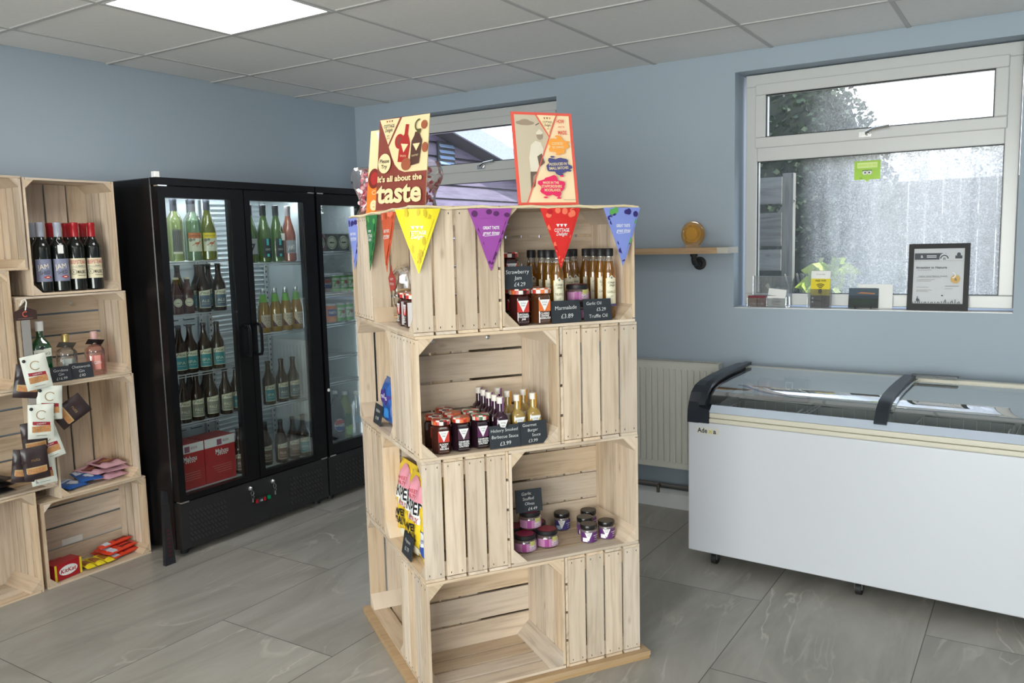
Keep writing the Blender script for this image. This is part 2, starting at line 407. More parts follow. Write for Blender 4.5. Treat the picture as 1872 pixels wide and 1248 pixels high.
# windows
def dirt_glare_mat(name, xa, xb, lo, hi):
    m, nt, out = new_mat(name)
    g = N(nt, 'ShaderNodeNewGeometry'); sp = N(nt, 'ShaderNodeSeparateXYZ'); L(nt, g.outputs['Position'], sp.inputs[0])
    tr = N(nt, 'ShaderNodeBsdfTransparent', Color=(.92,.95,.95,1)); tl = N(nt, 'ShaderNodeBsdfTranslucent', Color=(.40,.43,.43,1))
    gl = N(nt, 'ShaderNodeBsdfGlossy', Roughness=.02)
    n1 = N(nt, 'ShaderNodeTexNoise', Scale=120.0, Detail=5.0, Roughness=.8); L(nt, g.outputs['Position'], n1.inputs['Vector'])
    n2 = N(nt, 'ShaderNodeTexNoise', Scale=6.0, Detail=4.0, Roughness=.6); L(nt, g.outputs['Position'], n2.inputs['Vector'])
    mp = N(nt, 'ShaderNodeMapping'); mp.inputs['Scale'].default_value = (22, 22, 2.5); L(nt, g.outputs['Position'], mp.inputs[0])
    n3 = N(nt, 'ShaderNodeTexNoise', Scale=1.0, Detail=3.0); L(nt, mp.outputs[0], n3.inputs['Vector'])
    gr = N(nt, 'ShaderNodeMapRange'); gr.inputs[1].default_value = xa; gr.inputs[2].default_value = xb; gr.inputs[3].default_value = lo; gr.inputs[4].default_value = hi  # dirt density rises to the right, standing in for sun glare on it
    L(nt, sp.outputs[0], gr.inputs[0])
    def ma(op, a, b_):
        n = N(nt, 'ShaderNodeMath', _operation=op); L(nt, a, n.inputs[0])
        L(nt, b_, n.inputs[1]) if hasattr(b_, 'links') else setattr(n.inputs[1], 'default_value', b_)
        return n.outputs[0]
    r1 = N(nt, 'ShaderNodeMapRange'); r1.inputs[1].default_value = .46; r1.inputs[2].default_value = .60; L(nt, n1.outputs[0], r1.inputs[0])
    r3 = N(nt, 'ShaderNodeMapRange'); r3.inputs[1].default_value = .3; r3.inputs[2].default_value = .75; r3.inputs[3].default_value = .70; r3.inputs[4].default_value = 1.15; L(nt, n3.outputs[0], r3.inputs[0])
    d = ma('MULTIPLY', ma('ADD', ma('MULTIPLY', r1.outputs[0], .45), .55), r3.outputs[0])
    r2 = N(nt, 'ShaderNodeMapRange'); r2.inputs[1].default_value = .3; r2.inputs[2].default_value = .7; r2.inputs[3].default_value = .7; r2.inputs[4].default_value = 1.15; L(nt, n2.outputs[0], r2.inputs[0])
    d = ma('MULTIPLY', ma('MULTIPLY', d, r2.outputs[0]), gr.outputs[0]); d = ma('MINIMUM', d, .92)
    zr = N(nt, 'ShaderNodeMapRange'); zr.inputs[1].default_value = 1.84; zr.inputs[2].default_value = 1.95; zr.inputs[3].default_value = 1; zr.inputs[4].default_value = .42; L(nt, sp.outputs[2], zr.inputs[0]); d = ma('MULTIPLY', d, zr.outputs[0])
    n4 = N(nt, 'ShaderNodeTexNoise', Scale=150.0, Detail=3.0, Roughness=.7); L(nt, g.outputs['Position'], n4.inputs['Vector'])
    cr = N(nt, 'ShaderNodeValToRGB'); e = cr.color_ramp.elements; e[0].position = .46; e[0].color = (.60,.61,.59,1); e[1].position = .60; e[1].color = (1,1,.98,1); L(nt, n4.outputs[0], cr.inputs[0]); L(nt, cr.outputs[0], tl.inputs['Color'])
    m1 = N(nt, 'ShaderNodeMixShader'); L(nt, d, m1.inputs[0]); L(nt, tr.outputs[0], m1.inputs[1]); L(nt, tl.outputs[0], m1.inputs[2])
    m2 = N(nt, 'ShaderNodeMixShader', Fac=.006); L(nt, m1.outputs[0], m2.inputs[1]); L(nt, gl.outputs[0], m2.inputs[2])
    L(nt, m2.outputs[0], out.inputs[0]); return m
SILLM = pm('sill_white', (.74,.74,.74), .3)
def window(idx, W, dm, handle_x):
    x0, x1, z0, z1 = W[0]+.025, W[1]-.005, W[2]+.012, W[3]-.006
    y0, y1 = YW+.10, YW+.165
    t = bpy.data.objects.new('window_%d' % idx, None); COL.objects.link(t); t.location = ((x0+x1)/2, y0, z0); struct(t)
    ox, oy, oz = t.location
    def fr(a, b, c, d, w, ya, yb, lip=0):
        m = MB()
        m.box(a-ox, b-ox, ya-oy, yb-oy, c-oz, c+w-oz).box(a-ox, b-ox, ya-oy, yb-oy, d-w-oz, d-oz)
        m.box(a-ox, a+w-ox, ya-oy, yb-oy, c+w-oz, d-w-oz).box(b-w-ox, b-ox, ya-oy, yb-oy, c+w-oz, d-w-oz)
        return m
    tz = 1.83; tw = .07
    f = fr(x0, x1, z0, z1, .058, y0, y1); f.box(x0+.058-ox, x1-.058-ox, 0, y1-oy, tz-oz, tz+tw-oz)
    # glazing beads (chamfer look)
    fo = f.build('frame', UPVC, t); bv = fo.modifiers.new('b', 'BEVEL'); bv.width = .004; bv.segments = 2; bv.limit_method = 'ANGLE'
    s = fr(x0+.05, x1-.05, tz+tw-.005, z1-.05, .052, y0-.014, y1-.005)
    so = s.build('sash', UPVC, t); bv = so.modifiers.new('b', 'BEVEL'); bv.width = .005; bv.segments = 2; bv.limit_method = 'ANGLE'
    g = fr(x0+.102, x1-.102, tz+tw+.047, z1-.102, .004, y0-.006, y0+.01); g.build('gasket', BLACKM, so)
    g = fr(x0+.058, x1-.058, z0+.058, tz, .003, y0+.012, y0+.022); g.build('gasket', BLACKM, fo)
    yp = y0+.024
    MB().box(x0+.1-ox, x1-.1-ox, yp-oy, yp+.005-oy, tz+tw+.045-oz, z1-.1-oz).build('pane', dm, t)
    MB().box(x0+.056-ox, x1-.056-ox, yp-oy, yp+.005-oy, z0+.056-oz, tz+.002-oz).build('pane', dm, t)
    # handle
    hx = handle_x; h = MB(); hz = tz+tw+.018
    h.box(hx-.035-ox, hx+.02-ox, y0-.026-oy, y0-.014-oy, hz-.012-oz, hz+.012-oz)
    h.tube([(hx-ox, y0-.02-oy, hz-oz), (hx-ox, y0-.045-oy, hz+.006-oz), (hx+.03-ox, y0-.052-oy, hz+.018-oz), (hx+.10-ox, y0-.05-oy, hz+.026-oz)], .008)
    h.build('handle', CHROME, t)
    # inner sill board
    MB().box(W[0]+.001-ox, W[1]-.001-ox, YW+.003-oy, y0-.001-oy, W[2]-.003-oz, W[2]+.004-oz).build('window_sill', SILLM, t)
    return t
window(1, W1, dirt_glare_mat('dirty_glare_glass', -1.03, -.74, .07, 1.0), -.72)
window(2, W2, dirt_glare_mat('cleaner_glass', -3.5, -2.0, .04, .10), -2.90)

# ------------------------------------------------------------------ crates
def crate_parts(t, Lx, H, D, portrait=False, seed=0, nb=4, screws=True):
    """opening faces -Y; local x 0..Lx, y 0..D, z 0..H (landscape) ; portrait swaps x/z"""
    rd = random.Random(seed); th = .009; gp = .009
    def bx(m, x0, x1, y0, y1, z0, z1, mi=0):
        if portrait: m.box(H-z1, H-z0, y0, y1, x0, x1, mi)
        else: m.box(x0, x1, y0, y1, z0, z1, mi)
    h4 = (H-gp*(nb-1))/nb
    m = MB()
    for i in range(nb): bx(m, .002, Lx-.002, D-th, D, i*(h4+gp)+(.001 if i == 0 else 0), i*(h4+gp)+h4-(.001 if i == nb-1 else 0))
    m.build('back_panel', PINE, t)
    d4 = (D-th-.0015-gp*3)/4
    for nm, za, zb in (('bottom_panel', 0, th), ('top_panel', H-th, H)):
        m = MB()
        for i in range(4): bx(m, 0, Lx, .0+i*(d4+gp), i*(d4+gp)+d4, za, zb)
        m.build(nm, PINE, t)
    for xa, xb in ((0, th), (Lx-th, Lx)):
        m = MB()
        for i in range(4):
            j = rd.uniform(-.0025, .0025); j2 = rd.uniform(0, .004)
            bx(m, xa, xb, .0+i*(d4+gp), i*(d4+gp)+d4, th+.0006+j2, H-th-.0006-abs(j))
            for zz in (.022, H-.022):
                for q in (.013, d4-.013):
                    yy = i*(d4+gp)+q
                    if xa == 0: bx(m, -.0008, .0005, yy-.001, yy+.001, zz-.0028, zz+.0028, 1)
                    else: bx(m, Lx-.0005, Lx+.0008, yy-.001, yy+.001, zz-.0028, zz+.0028, 1)
        m.build('end_panel', [PINE, BLACKM], t)
    lg = .048 if Lx < .48 else .036; a = th+.0003
    for (sx, sz) in ((0, 0), (1, 0), (0, 1), (1, 1)):
        px = a if sx == 0 else Lx-a; pz = a if sz == 0 else H-a
        dx = lg if sx == 0 else -lg; dz = lg if sz == 0 else -lg
        poly = [(px, pz), (px+dx, pz), (px, pz+dz)]
        if portrait: poly = [(H-z, x) for x, z in poly]
        m = MB().prism(poly, .001, D-th-.001); m.build('corner_post', PINE, t)
    if screws:
        x, z = (Lx*.28, H-.045) if rd.random() < .5 else (Lx*.7, .06)
        for (x, z) in ((Lx*.3, H-.05), (Lx*.72, H-.05)):
            if portrait: x, z = H-z, x
            M = Matrix.Translation((x, D-th, z)) @ Matrix.Rotation(pi/2, 4, 'X')
            MB().lathe([(.0075, 0), (.0075, .0015), (.004, .003), (.0025, .0016)], 14, 0, M).build('screw', STEEL, t)
TZ = [.028+.385*k for k in range(5)]
SL, SD, SS = .478, .288, .769
def mk_crate(i):
    def f():
        t = thing('wooden_crate', '', 'crate'); crate_parts(t, SL, .384, SD-.001, seed=i); return t
    return f
kinds = [Kind(mk_crate(11)), Kind(mk_crate(23)), Kind(mk_crate(37))]
tiers = ['bottom', 'third', 'second', 'top']
tj = [(.004, .0), (.004, .002), (-.001, 0), (-.005, 0)]
wrd = {'front': 'pale slatted crate open to the front, in the %s tier of the island stack', 'left': 'pale slatted crate open to the left side, %s tier of the island stack',
       'right': 'pale slatted crate open to the right side, %s tier of the island stack', 'back': 'pale slatted crate open to the rear, %s tier of the island stack'}
lines = {'left': 'left side'}
for k in range(4):
    A = k in (1, 3)
    jx, jy = tj[k]; e = .001
    if A: pl = [('front', SD+e, 0, 0), ('left', 0, SL, -pi/2), ('back', SL, SS, pi), ('right', SS, SD+e, pi/2)]
    else: pl = [('front', 0, 0, 0), ('left', 0, SS, -pi/2), ('back', SS, SS, pi), ('right', SS, 0, pi/2)]
    for n, (side, x, y, r) in enumerate(pl):
        loc = ST.p(x+jx, y+jy, TZ[k]+.0005)
        kinds[(k+n) % 3].put(wrd[side] % tiers[k], loc, ST.r+r, 'crates of the island display stack')
o = MB().box(-.02, .80, -.02, .79, 0, .012).box(-.022, .802, -.022, .792, .012, .027)
b = o.build('plinth_board', PLY, None, ST.p(0, 0, 0), ST.r)
tag(b, 'flat square board on the floor under the island crate stack', 'board')

# left wall shelf unit of crates: x = world y
LS = [  # y0, z0, portrait, label
 (1.888, 1.281, 1, 'upright pale crate holding the red wine bottles, top right of the wall unit'),
 (1.817, .889, 0, 'pale crate holding the gin bottles, second down in right column'),
 (1.927, .387, 1, 'upright pale crate with sweet packets, just below the gin crate'),
 (1.843, 0, 0, 'pale crate on the floor holding chocolate bars, right column'),
 (1.385, 1.391, 0, 'empty pale crate left of the red wine, cut by picture edge'),
 (1.408, .889, 1, 'upright pale crate left of the gin, mostly out of picture'),
 (1.424, .446, 0, 'pale crate with dark liquorice packets behind the hanging nut pouches'),
 (1.431, 0, 1, 'empty upright pale crate on the floor at left picture edge')]
for i, (y0, z0, po, lb) in enumerate(LS):
    t = thing('wooden_crate', lb, 'crate', SH.p(y0, 0, z0), SH.r, 'crates of the left wall unit')
    w, h = .495, (.389 if not po else .40)
    if i == 3: w, h = .497, .386
    if i == 5 : w = .501
    if i == 7: w, h = .444, .385
    if i == 6: w, h = .497, .441
    crate_parts(t, w if not (i == 2) else .501, h if not po else .405 if i in (0, ) else .392, .226, portrait=bool(po), seed=60+i, screws=(i in (1, 2)))

# ------------------------------------------------------------------ fridges
ALU = pm('liner_metal', (.52,.57,.60), .35, .5)
FLINER = pm('liner_white', (.50,.56,.59), .45)
LED = pm('led_strip', (.9,.9,.9), .5, emit=(.88,.95,1), es=2.2)
def fridge(name, label, X0, X1, doors, locks, handles, ribs=True):
    t = thing(name, label, 'fridge', FR.p(X0, 0, 0), FR.r, 'black glass-door drinks fridges')
    W = X1-X0; D = .43; H = 1.79
    m = MB()
    m.box(0, .03, .046, D, .03, 1.79).box(W-.03, W, .046, D, .03, 1.79).box(.03, W-.03, D-.02, D, .03, 1.79)
    m.box(.03, W-.03, .046, D-.02, 1.752, 1.79).box(.03, W-.03, .046, D-.02, .23, .285)
    o = m.build('cabinet', BLACK, t); b = o.modifiers.new('b', 'BEVEL'); b.width = .004; b.limit_method = 'ANGLE'
    MB().box(.0, W, .0, .044, 1.757, 1.79).box(.004, W-.004, .044, .05, 1.752, 1.757).build('header_panel', BLACK, t)
    m = MB().box(.004, W-.004, .004, .045, .035, .262)
    # diagonal louvre slits of the lower panel
    cols = [(.06, .26), (W-.28, W-.06)] if W > .6 else [(.06, W-.08)]
    for a, b_ in cols:
        for i in range(11):
            for j in range(6):
                x = a+(b_-a)*i/10; z = .075+.026*j
                m.box(-.003, .003, 0, .003, -.012, .012, 1, Matrix.Translation((x, .0015, z)) @ Matrix.Rotation(R(-38), 4, 'Y'))
    m.build('lower_grille', [BLACKM, pm('grille_edge', (.03,.03,.032), .3)], t)
    for x in (.05, W-.05):
        for y in (.06, D-.06): MB().cyl((x, y, 0), (x, y, .032), .018).build('foot', BLACKM, t)
    # liner
    m = MB()
    m.box(.03, .034, .07, D-.04, .286, 1.75).box(W-.034, W-.03, .07, D-.04, .286, 1.75).box(.034, W-.034, .07, D-.04, .285, .29).box(.034, W-.034, .07, D-.04, 1.742, 1.75)
    m.box(.034, W-.034, D-.045, D-.04, .29, 1.742, 1)
    yb = D-.045
    if ribs:
        z = .34
        while z < 1.7:
            m.tube([(W*.56, yb, z), (W*.75, yb-.002, z+.004), (W-.06, yb, z)], .008, 6, 1); z += .026
        for z0 in (1.10, 1.07, .93, .60, .56, .52, .40, .36):
            for k in range(4): m.box(.07+k*.1, .14+k*.1, yb-.008, yb, z0, z0+.006, 1).box(.07+k*.1, .14+k*.1, yb-.002, yb-.0005, z0-.006, z0, 2)
    else:
        for z0 in (1.10, .90, .78, .74): 
            for k in range(3): m.box(.06+k*.1, .13+k*.1, yb-.008, yb, z0, z0+.006, 1).box(.06+k*.1, .13+k*.1, yb-.002, yb-.0005, z0-.008, z0, 2)
        m.box(.165, .185, yb-.01, yb, .30, 1.42, 1)
    m.build('liner', [FLINER, ALU, BLACKM], t)
    for x in ([.05, W*.47, W*.53, W-.06] if W > .6 else [.05, W-.06]):
        m = MB().box(x, x+.018, yb-.018, yb-.008, .30, 1.72)
        z = .33
        while z < 1.7: m.box(x+.006, x+.012, yb-.0185, yb-.0178, z, z+.012, 1); z += .03
        m.build('shelf_upright', [WIRE, BLACKM], t)
    for x in ([.036, W*.5-.004, W*.5+.004, W-.044] if W > .6 else [.036, W-.044]):
        MB().box(x, x+.006, .075, .085, .32, 1.70).build('led_strip', LED, t)
    for i, (a, b_, ga, gb, gz0, gz1) in enumerate(doors):
        a -= X0; b_ -= X0; ga -= X0; gb -= X0
        m = MB().box(a, ga, 0, .043, .27, 1.75).box(gb, b_, 0, .043, .27, 1.75).box(ga, gb, 0, .043, .27, gz0).box(ga, gb, 0, .043, gz1, 1.75)
        for (p, q, z, w) in ((ga, gb, gz0, 0), (ga, gb, gz1, 0)): m.box(p, q, -.001, .001, z-.004 if z == gz0 else z, z if z == gz0 else z+.004)
        d = m.build('door', BLACK, t)
        MB().box(ga, gb, .008, .013, gz0, gz1).build('glass_pane', PANE, d)
        hx = handles[i]-X0
        h = MB().tube([(hx, 0, 1.075), (hx, -.03, 1.07), (hx, -.036, 1.05), (hx, -.036, .94), (hx, -.03, .92), (hx, 0, .915)], .008)
        h.build('handle', BLACK, d)
        hg = MB().box(a+.004 if i == 0 else b_-.05, a+.05 if i == 0 else b_-.004, -.002, .03, .262, .269)
        hg.build('hinge', CHROME, d)
        hg = MB().box(a+.004 if i == 0 else b_-.05, a+.05 if i == 0 else b_-.004, -.002, .03, 1.7505, 1.756)
        hg.build('hinge', CHROME, d)
    for lx in locks:
        x = lx-X0
        k = MB().lathe([(.011, 0), (.011, .008), (.006, .010)], 16, 0, Matrix.Translation((x, .004, .232)) @ Matrix.Rotation(pi/2, 4, 'X'))
        lk = k.build('lock', CHROME, t)
        k = MB().box(x-.001, x+.001, -.022, -.006, .222, .242)
        for q in range(12):
            an = 2*pi*q/12; an2 = 2*pi*(q+1)/12
            k.cyl((x+.004+.009*cos(an), -.016, .208+.012*sin(an)), (x+.004+.009*cos(an2), -.016, .208+.012*sin(an2)), .0012, 5)
        k.box(x, x+.009, -.017, -.015, .16, .197).lathe([(.008, 0), (.008, .002)], 12, 0, Matrix.Translation((x+.006, -.015, .188)) @ Matrix.Rotation(pi/2, 4, 'X'))
        k.build('keys', STEEL, lk)
    return t
def wire_shelf(label, X0, X1, a, b, z, parent):
    m = MB(); a -= X0; b -= X0
    m.tube([(a, .062, z), (b, .062, z)], .0035, 6).tube([(a, .062, z-.012), (b, .062, z-.012)], .0025, 6).tube([(a, .35, z), (b, .35, z)], .003, 6).tube([(a, .2, z-.003), (b, .2, z-.003)], .002, 6)
    n = int((b-a)/.019)
    for i in range(n+1):
        x = a+(b-a)*i/n; m.cyl((x, .062, z), (x, .35, z), .0013, 5)
    m.build('wire_shelf', WIRE, parent)
F1 = fridge('drinks_fridge', 'wide black two-door glass fridge full of beer and wine bottles', 2.372, 3.350,
    [(2.376, 2.858, 2.413, 2.778, .297, 1.700), (2.864, 3.346, 2.898, 3.262, .297, 1.700)], (2.785, 2.934), (2.818, 2.893))
for z in (1.402, 1.150, .862, .622): wire_shelf('', 2.372, 0, 2.41, 2.855, z, F1)
for z in (1.380, 1.008, .620): wire_shelf('', 2.372, 0, 2.868, 3.315, z, F1)
o = F1
m = MB().box(.445, .515, -.003, .004, .135, .172, 0).box(.463, .495, -.005, -.003, .14, .165, 3)
for x, c in ((.452, 1), (.504, 1), (.535, 2)): m.box(x-.007, x+.007, -.008, .004, .145, .163, c)
m.build('control_panel', [BLACKM, pm('switch_red', (.35,.01,.015), .3), pm('switch_green', (.0,.22,.09), .3), SLATE], F1)
a = Art(flat(-.0055, .479, .152)); a.text('-18', 0, 0, .016, CHALK); a.build('temperature_readout', F1)
F2 = fridge('drinks_fridge', 'narrow black one-door glass fridge of cans beside the wide fridge', 3.358, 3.772,
    [(3.362, 3.768, 3.392, 3.705, .330, 1.690)], (), (3.73,), ribs=False)
for z in (1.428, 1.303, 1.184, 1.010, .82, .668): wire_shelf('', 3.358, 0, 3.39, 3.74, z, F2)
MB().lathe([(.009, 0), (.009, .004)], 16, 0, Matrix.Translation((.022, .0, .649)) @ Matrix.Rotation(pi/2, 4, 'X')).build('door_sticker', PAPER, F2)
# white clip on fridge top and leaning plastic strip
t = tag(MB().box(0, .028, 0, .02, 0, .026).box(.004, .024, -.006, 0, -.02, .022).build('cable_clip', PAPER, None, (-3.416, 2.374, 1.7905), FR.r), 'small white plastic clip on top left corner of the wide fridge', 'clip')
t = thing('kick_plate', 'narrow black plastic kick plate standing upright on floor beside the wide fridge', 'kick plate', (-3.385, 2.285, 0), FR.r)
t.rotation_euler.x = R(-1)
MB().prism([(-.02, .0), (.034, 0), (.02, .345), (.0, .352)], 0, .02).build('panel_body', RUB, t)
a = Art(flat(-.0005, .005, .12)); a.rect(-.012, .02, -.09, .17, BLACKM)
for k in range(7): a.rect(-.008+.002*(k % 2), .012, -.08+.02*k, -.07+.02*k, P('dim_red', 70, 20, 25), ly=3)
a.build('label', t)

# ------------------------------------------------------------------ bottles
G_DARK = pm('wine_dark_glass', (.006,.008,.007), .07, coat=.3)
G_BROWN = pm('beer_brown_glass', (.020,.008,.003), .1, spec=.35)
G_GREEN = tg('green_glass', (.35,.55,.22), .1, .03, .55, (.16,.26,.06), .6)
G_PALE = tg('pale_wine', (.75,.85,.45), .1, .03, .45, (.62,.68,.30), .7)
G_AMBER = tg('amber_cider', (.9,.66,.15), .1, .03, .5, (.75,.47,.06), .7)
G_ROSE = tg('rose_wine', (.85,.40,.28), .1, .03, .55, (.60,.25,.16), .6)
G_OIL = tg('oil_gold', (.80,.48,.07), .1, .03, .42, (.55,.28,.03), .6)
G_CLEAR = tg('clear_bottle', (.93,.95,.95), .12, .03)
G_PINK = tg('pink_gin', (.97,.75,.70), .12, .03, .12, (.85,.45,.42), .5)
G_EMER = tg('emerald_glass', (.05,.42,.16), .12, .03, .5, (.01,.22,.07), .6)
def wine(name, lab, cat, gl, foil, artfn, shape='b', extra=None):
    def f():
        t = thing(name, '', cat)
        if shape == 'b': pr = [(0,.002),(.032,.0),(.0365,.005),(.037,.19),(.035,.202),(.026,.217),(.0165,.232),(.0145,.245),(.0145,.285),(.016,.287),(.016,.297),(0,.297)]; fr_ = .238
        else: pr = [(0,.002),(.034,.0),(.040,.006),(.040,.14),(.038,.158),(.031,.185),(.021,.215),(.0155,.24),(.0145,.285),(.016,.287),(.016,.297),(0,.297)]; fr_ = .246
        MB().lathe(pr, 28).build('glass_body', gl, t)
        MB().lathe([(.0163, fr_), (.0158, .283), (.0170, .285), (.0170, .300), (.014, .3015), (0, .3015)], 24).build('foil_cap', foil, t)
        r = .037 if shape == 'b' else .040
        a = Art(cylm(r, .09), .008); artfn(a); a.build('label', t)
        return t
    return Kind(f)
def beer(art, gl=G_BROWN, cap=pm('dark_cap', (.02,.015,.012), .35), h=.235, wide=.034, artr=None, capm=None):
    def f():
        t = thing('beer_bottle', '', 'bottle'); k = h/.235; r = wide
        MB().lathe([(0,.003),(r*.9,0),(r,.006),(r,.122*k),(r*.93,.137*k),(.021,.160*k),(.0155,.178*k),(.0130,.195*k),(.0128,.226*k),(0,.226*k)], 26).build('glass_body', gl, t)
        MB().lathe([(.0145, .222*k), (.0148, .230*k), (.012, .235*k), (0, .2355*k)], 20).build('bottle_cap', capm or cap, t)
        a = Art(cylm(r, .0), .008); art(a); a.build('label', t); return t
    return Kind(f)
# label artwork
C_TEAL = P('label_teal', 40, 125, 135); C_LC = P('label_cream', 205, 205, 180); C_GREY = P('label_grey', 125, 125, 112); C_NAVY = P('label_navy', 70, 90, 110); C_BRN = P('label_brown', 105, 72, 62)
C_BK = pm('ink_black', (.01,.01,.012), .5); C_RED = P('label_red', 175, 35, 35); C_WINE = P('red_foil', 165, 25, 35, .35); C_GF = P('grey_foil', 165, 170, 185, .35)
C_WHT = pm('ink_white', (.8,.8,.8), .6)
def art_beer(col, word):
    def f(a):
        a.rect(-.030, .030, .020, .100, C_LC); a.rect(-.0275, .0275, .023, .082, col)
        a.poly([(-.030, .100), (.030, .100), (.030, .110), (-.030, .102)], C_LC)
        a.text('PEAK', .006, .093, .014, C_BK); a.line((-.022, .086), (-.012, .102), .0025, C_BK)
        a.text(word, 0, .055, .020, C_LC, w=.036); a.line((-.018, .040), (.018, .040), .0015, C_LC)
    return f
def a_jam(a):
    c = P('jam_label', 128, 132, 158); a.rect(-.034, .034, -.045, .052, c); a.text('JAM', -.004, .02, .030, CREAM, w=.044, rot=.12); a.text('SHED', .002, -.006, .022, C_BK, w=.04, rot=.12)
    a.poly([(-.006, -.026), (.012, -.019), (.030, -.026), (.012, -.033)], C_RED); a.rect(.006, .018, -.028, -.024, CREAM)
def a_beef(a):
    c = P('beef_label', 222, 212, 182); a.rect(-.036, .036, -.038, .052, c); a.text('BEEFSTEAK', 0, .036, .024, C_RED, w=.066, bold=.012)
    a.text('CLUB', .008, .018, .008, C_BK); a.text('MALBEC', .012, -.008, .020, C_BK, w=.036, bold=.01); a.ring(-.020, -.008, .011, .0015, C_BK); a.text('E', -.020, -.008, .014, C_BK); a.line((-.004, -.024), (.030, -.024), .002, C_BK)
    for k in range(3): a.line((-.03, .010+.004*k), (.03, .010+.004*k), .0006, C_BK)
def a_plain(a): a.rect(-.034, .034, -.04, .05, P('jam_label', 128, 132, 158))
K_JAM = wine('wine_bottle', '', 'wine bottle', G_DARK, C_GF, a_jam); K_BEEF = wine('wine_bottle', '', 'wine bottle', G_DARK, C_WINE, a_beef)
gr = 'red wines in the top right wall crate'
zs = 1.281+.0105
def tagged_label(t, x, y, z, col=PAPER):
    m = MB().tube([(x, y+.018, z+.085), (x-.012, y+.002, z+.05), (x, y, z+.03)], .0008, 5); m.box(x-.011, x+.011, y-.001, y, z-.005, z+.032); m.build('price_tag', col, t)
for K, lb, y, d, tg_ in [
    (K_JAM, 'grey-capped red wine bottle half hidden by the left crate edge', 1.985, .150, 0),
    (K_JAM, 'grey-capped dark wine bottle, second from left in the wine crate', 1.974, .062, 0),
    (K_JAM, 'grey-capped wine bottle with a paper price tag around its neck', 2.050, .060, 1),
    (K_BEEF, 'red-capped wine bottle behind the two grey-capped wines', 2.062, .142, 0),
    (K_BEEF, 'cream-labelled malbec bottle, left one of the front red-capped pair', 2.126, .060, 0),
    (K_BEEF, 'cream-labelled malbec bottle at the right end of the wine crate', 2.205, .060, 0),
    (K_BEEF, 'red-capped wine bottle behind left of the front malbec', 2.139, .148, 0),
    (K_BEEF, 'red-capped wine bottle behind right of the front malbec', 2.216, .145, 0)]:
    o = K.put(lb, SH.p(y, d, zs), SH.r+R(-20), gr)
    if tg_: tagged_label(o, .0, -.041, .17)
# gins
def gin(kind):
    def f():
        t = thing('gin_bottle', '', 'bottle')
        if kind == 'g':
            MB().lathe([(0,.002),(.034,.0,1),(.038,.006,1),(.038,.15,1),(.034,.170,.8),(.018,.19,.2),(.0145,.20),(.0145,.235),(0,.235)], 32).build('glass_body', G_EMER, t)
            MB().lathe([(.0165,.222),(.0165,.262),(.015,.265),(0,.265)], 20).build('screw_cap', PAPER, t)
            a = Art(flat(-.0385, 0, .09)); c = P('gin_label', 225, 228, 215); a.poly([(-.034, .015), (.034, .022), (.034, .058), (-.034, .05)], c); a.text("Gordon's", 0, .034, .020, C_BK, w=.06, shear=.3, rot=.08); a.ell(0, .06, .008, .008, C_BK); a.rect(-.034, .034, -.06, -.03, c); a.text('DRY GIN', 0, -.045, .012, C_BK); a.build('label', t)
        else:
            gl = G_CLEAR if kind == 'c' else G_PINK
            MB().lathe([(0,.004),(.040,.0,.6),(.043,.008,.6),(.043,.115,.6),(.036,.130,.4),(.016,.138),(.0135,.145),(.0135,.165),(0,.165)], 32).build('glass_body', gl, t)
            MB().lathe([(.0150,.150),(.0150,.195),(.013,.198),(0,.198)], 20).build('stopper', pm('gold_foil', (.55,.40,.15), .3, .7) if kind == 'c' else P('rose_foil', 205, 165, 160, .3), t)
            a = Art(cylm(.0435, .06), .01); c = P('silver_lbl', 200, 205, 200) if kind == 'c' else P('pink_lbl', 225, 150, 140)
            a.rect(-.028, .028, -.035, .03, c); a.text('GIN', 0, -.002, .02, C_WHT); a.build('label', t)
            m = MB(); M = Matrix.Translation((0, -.018, .150)) @ Matrix.Rotation(R(-38), 4, 'X') @ Matrix.Rotation(R(12), 4, 'Z')
            m.box(-.036, .036, -.020, .020, 0, .0012, 0, M).tube([(0, -.014, .158), (0, 0, .163), (0.014, .004, .160)], .0008, 5); m.build('neck_tag', C_BK if kind == 'p' else P('kraft_tag', 95, 90, 80), t)
        return t
    return Kind(f)
zs = .889+.0105
gin('g').put('green gin bottle with a white cap behind the hanging pouches', SH.p(1.955, .10, zs), SH.r+R(-20))
gin('c').put('clear squat gin bottle with gold stopper and folded neck tag', SH.p(2.060, .09, zs), SH.r+R(-20))
gin('p').put('pink-tinted squat gin bottle with a dark folded neck tag', SH.p(2.185, .075, zs), SH.r+R(-20))

def sign(label, loc, rz, w, h, lines, tilt=R(-10), group=None, roll=0):
    t = thing('price_sign', label, 'price sign', loc, rz, group); t.rotation_euler = Euler((tilt, roll, rz))
    MB().box(-w/2, w/2, 0, .003, 0, h).build('slate', SLATE, t)
    MB().prism([(-.012, 0), (.012, 0), (.006, h*.7), (-.006, h*.7)], .0032, .008).build('foot', SLATE, t)
    a = Art(flat(-.0004, 0, 0)); n = len(lines)
    for i, ln in enumerate(lines):
        tx, x, z, s = ln; a.text(tx, x*w, z*h, s*h, CHALK, shear=.12, bold=-.008, rot=random.uniform(-.02, .05))
    a.build('lettering', t); return t
sgp = 'chalk price signs'
sign('slate price sign for gin at left, partly behind the hanging pouch', SH.p(1.985, .006, zs), SH.r+R(-6), .085, .066, [('Gordons', 0, .74, .26), ('Gin', 0, .48, .26), ('£16.99', 0, .2, .26)])
sign('slate price sign standing below the pink gin bottle', SH.p(2.080, .010, zs), SH.r+R(-6), .10, .070, [('Chatsworth', 0, .76, .24), ('Gin', 0, .48, .26), ('£40', 0, .2, .26)])

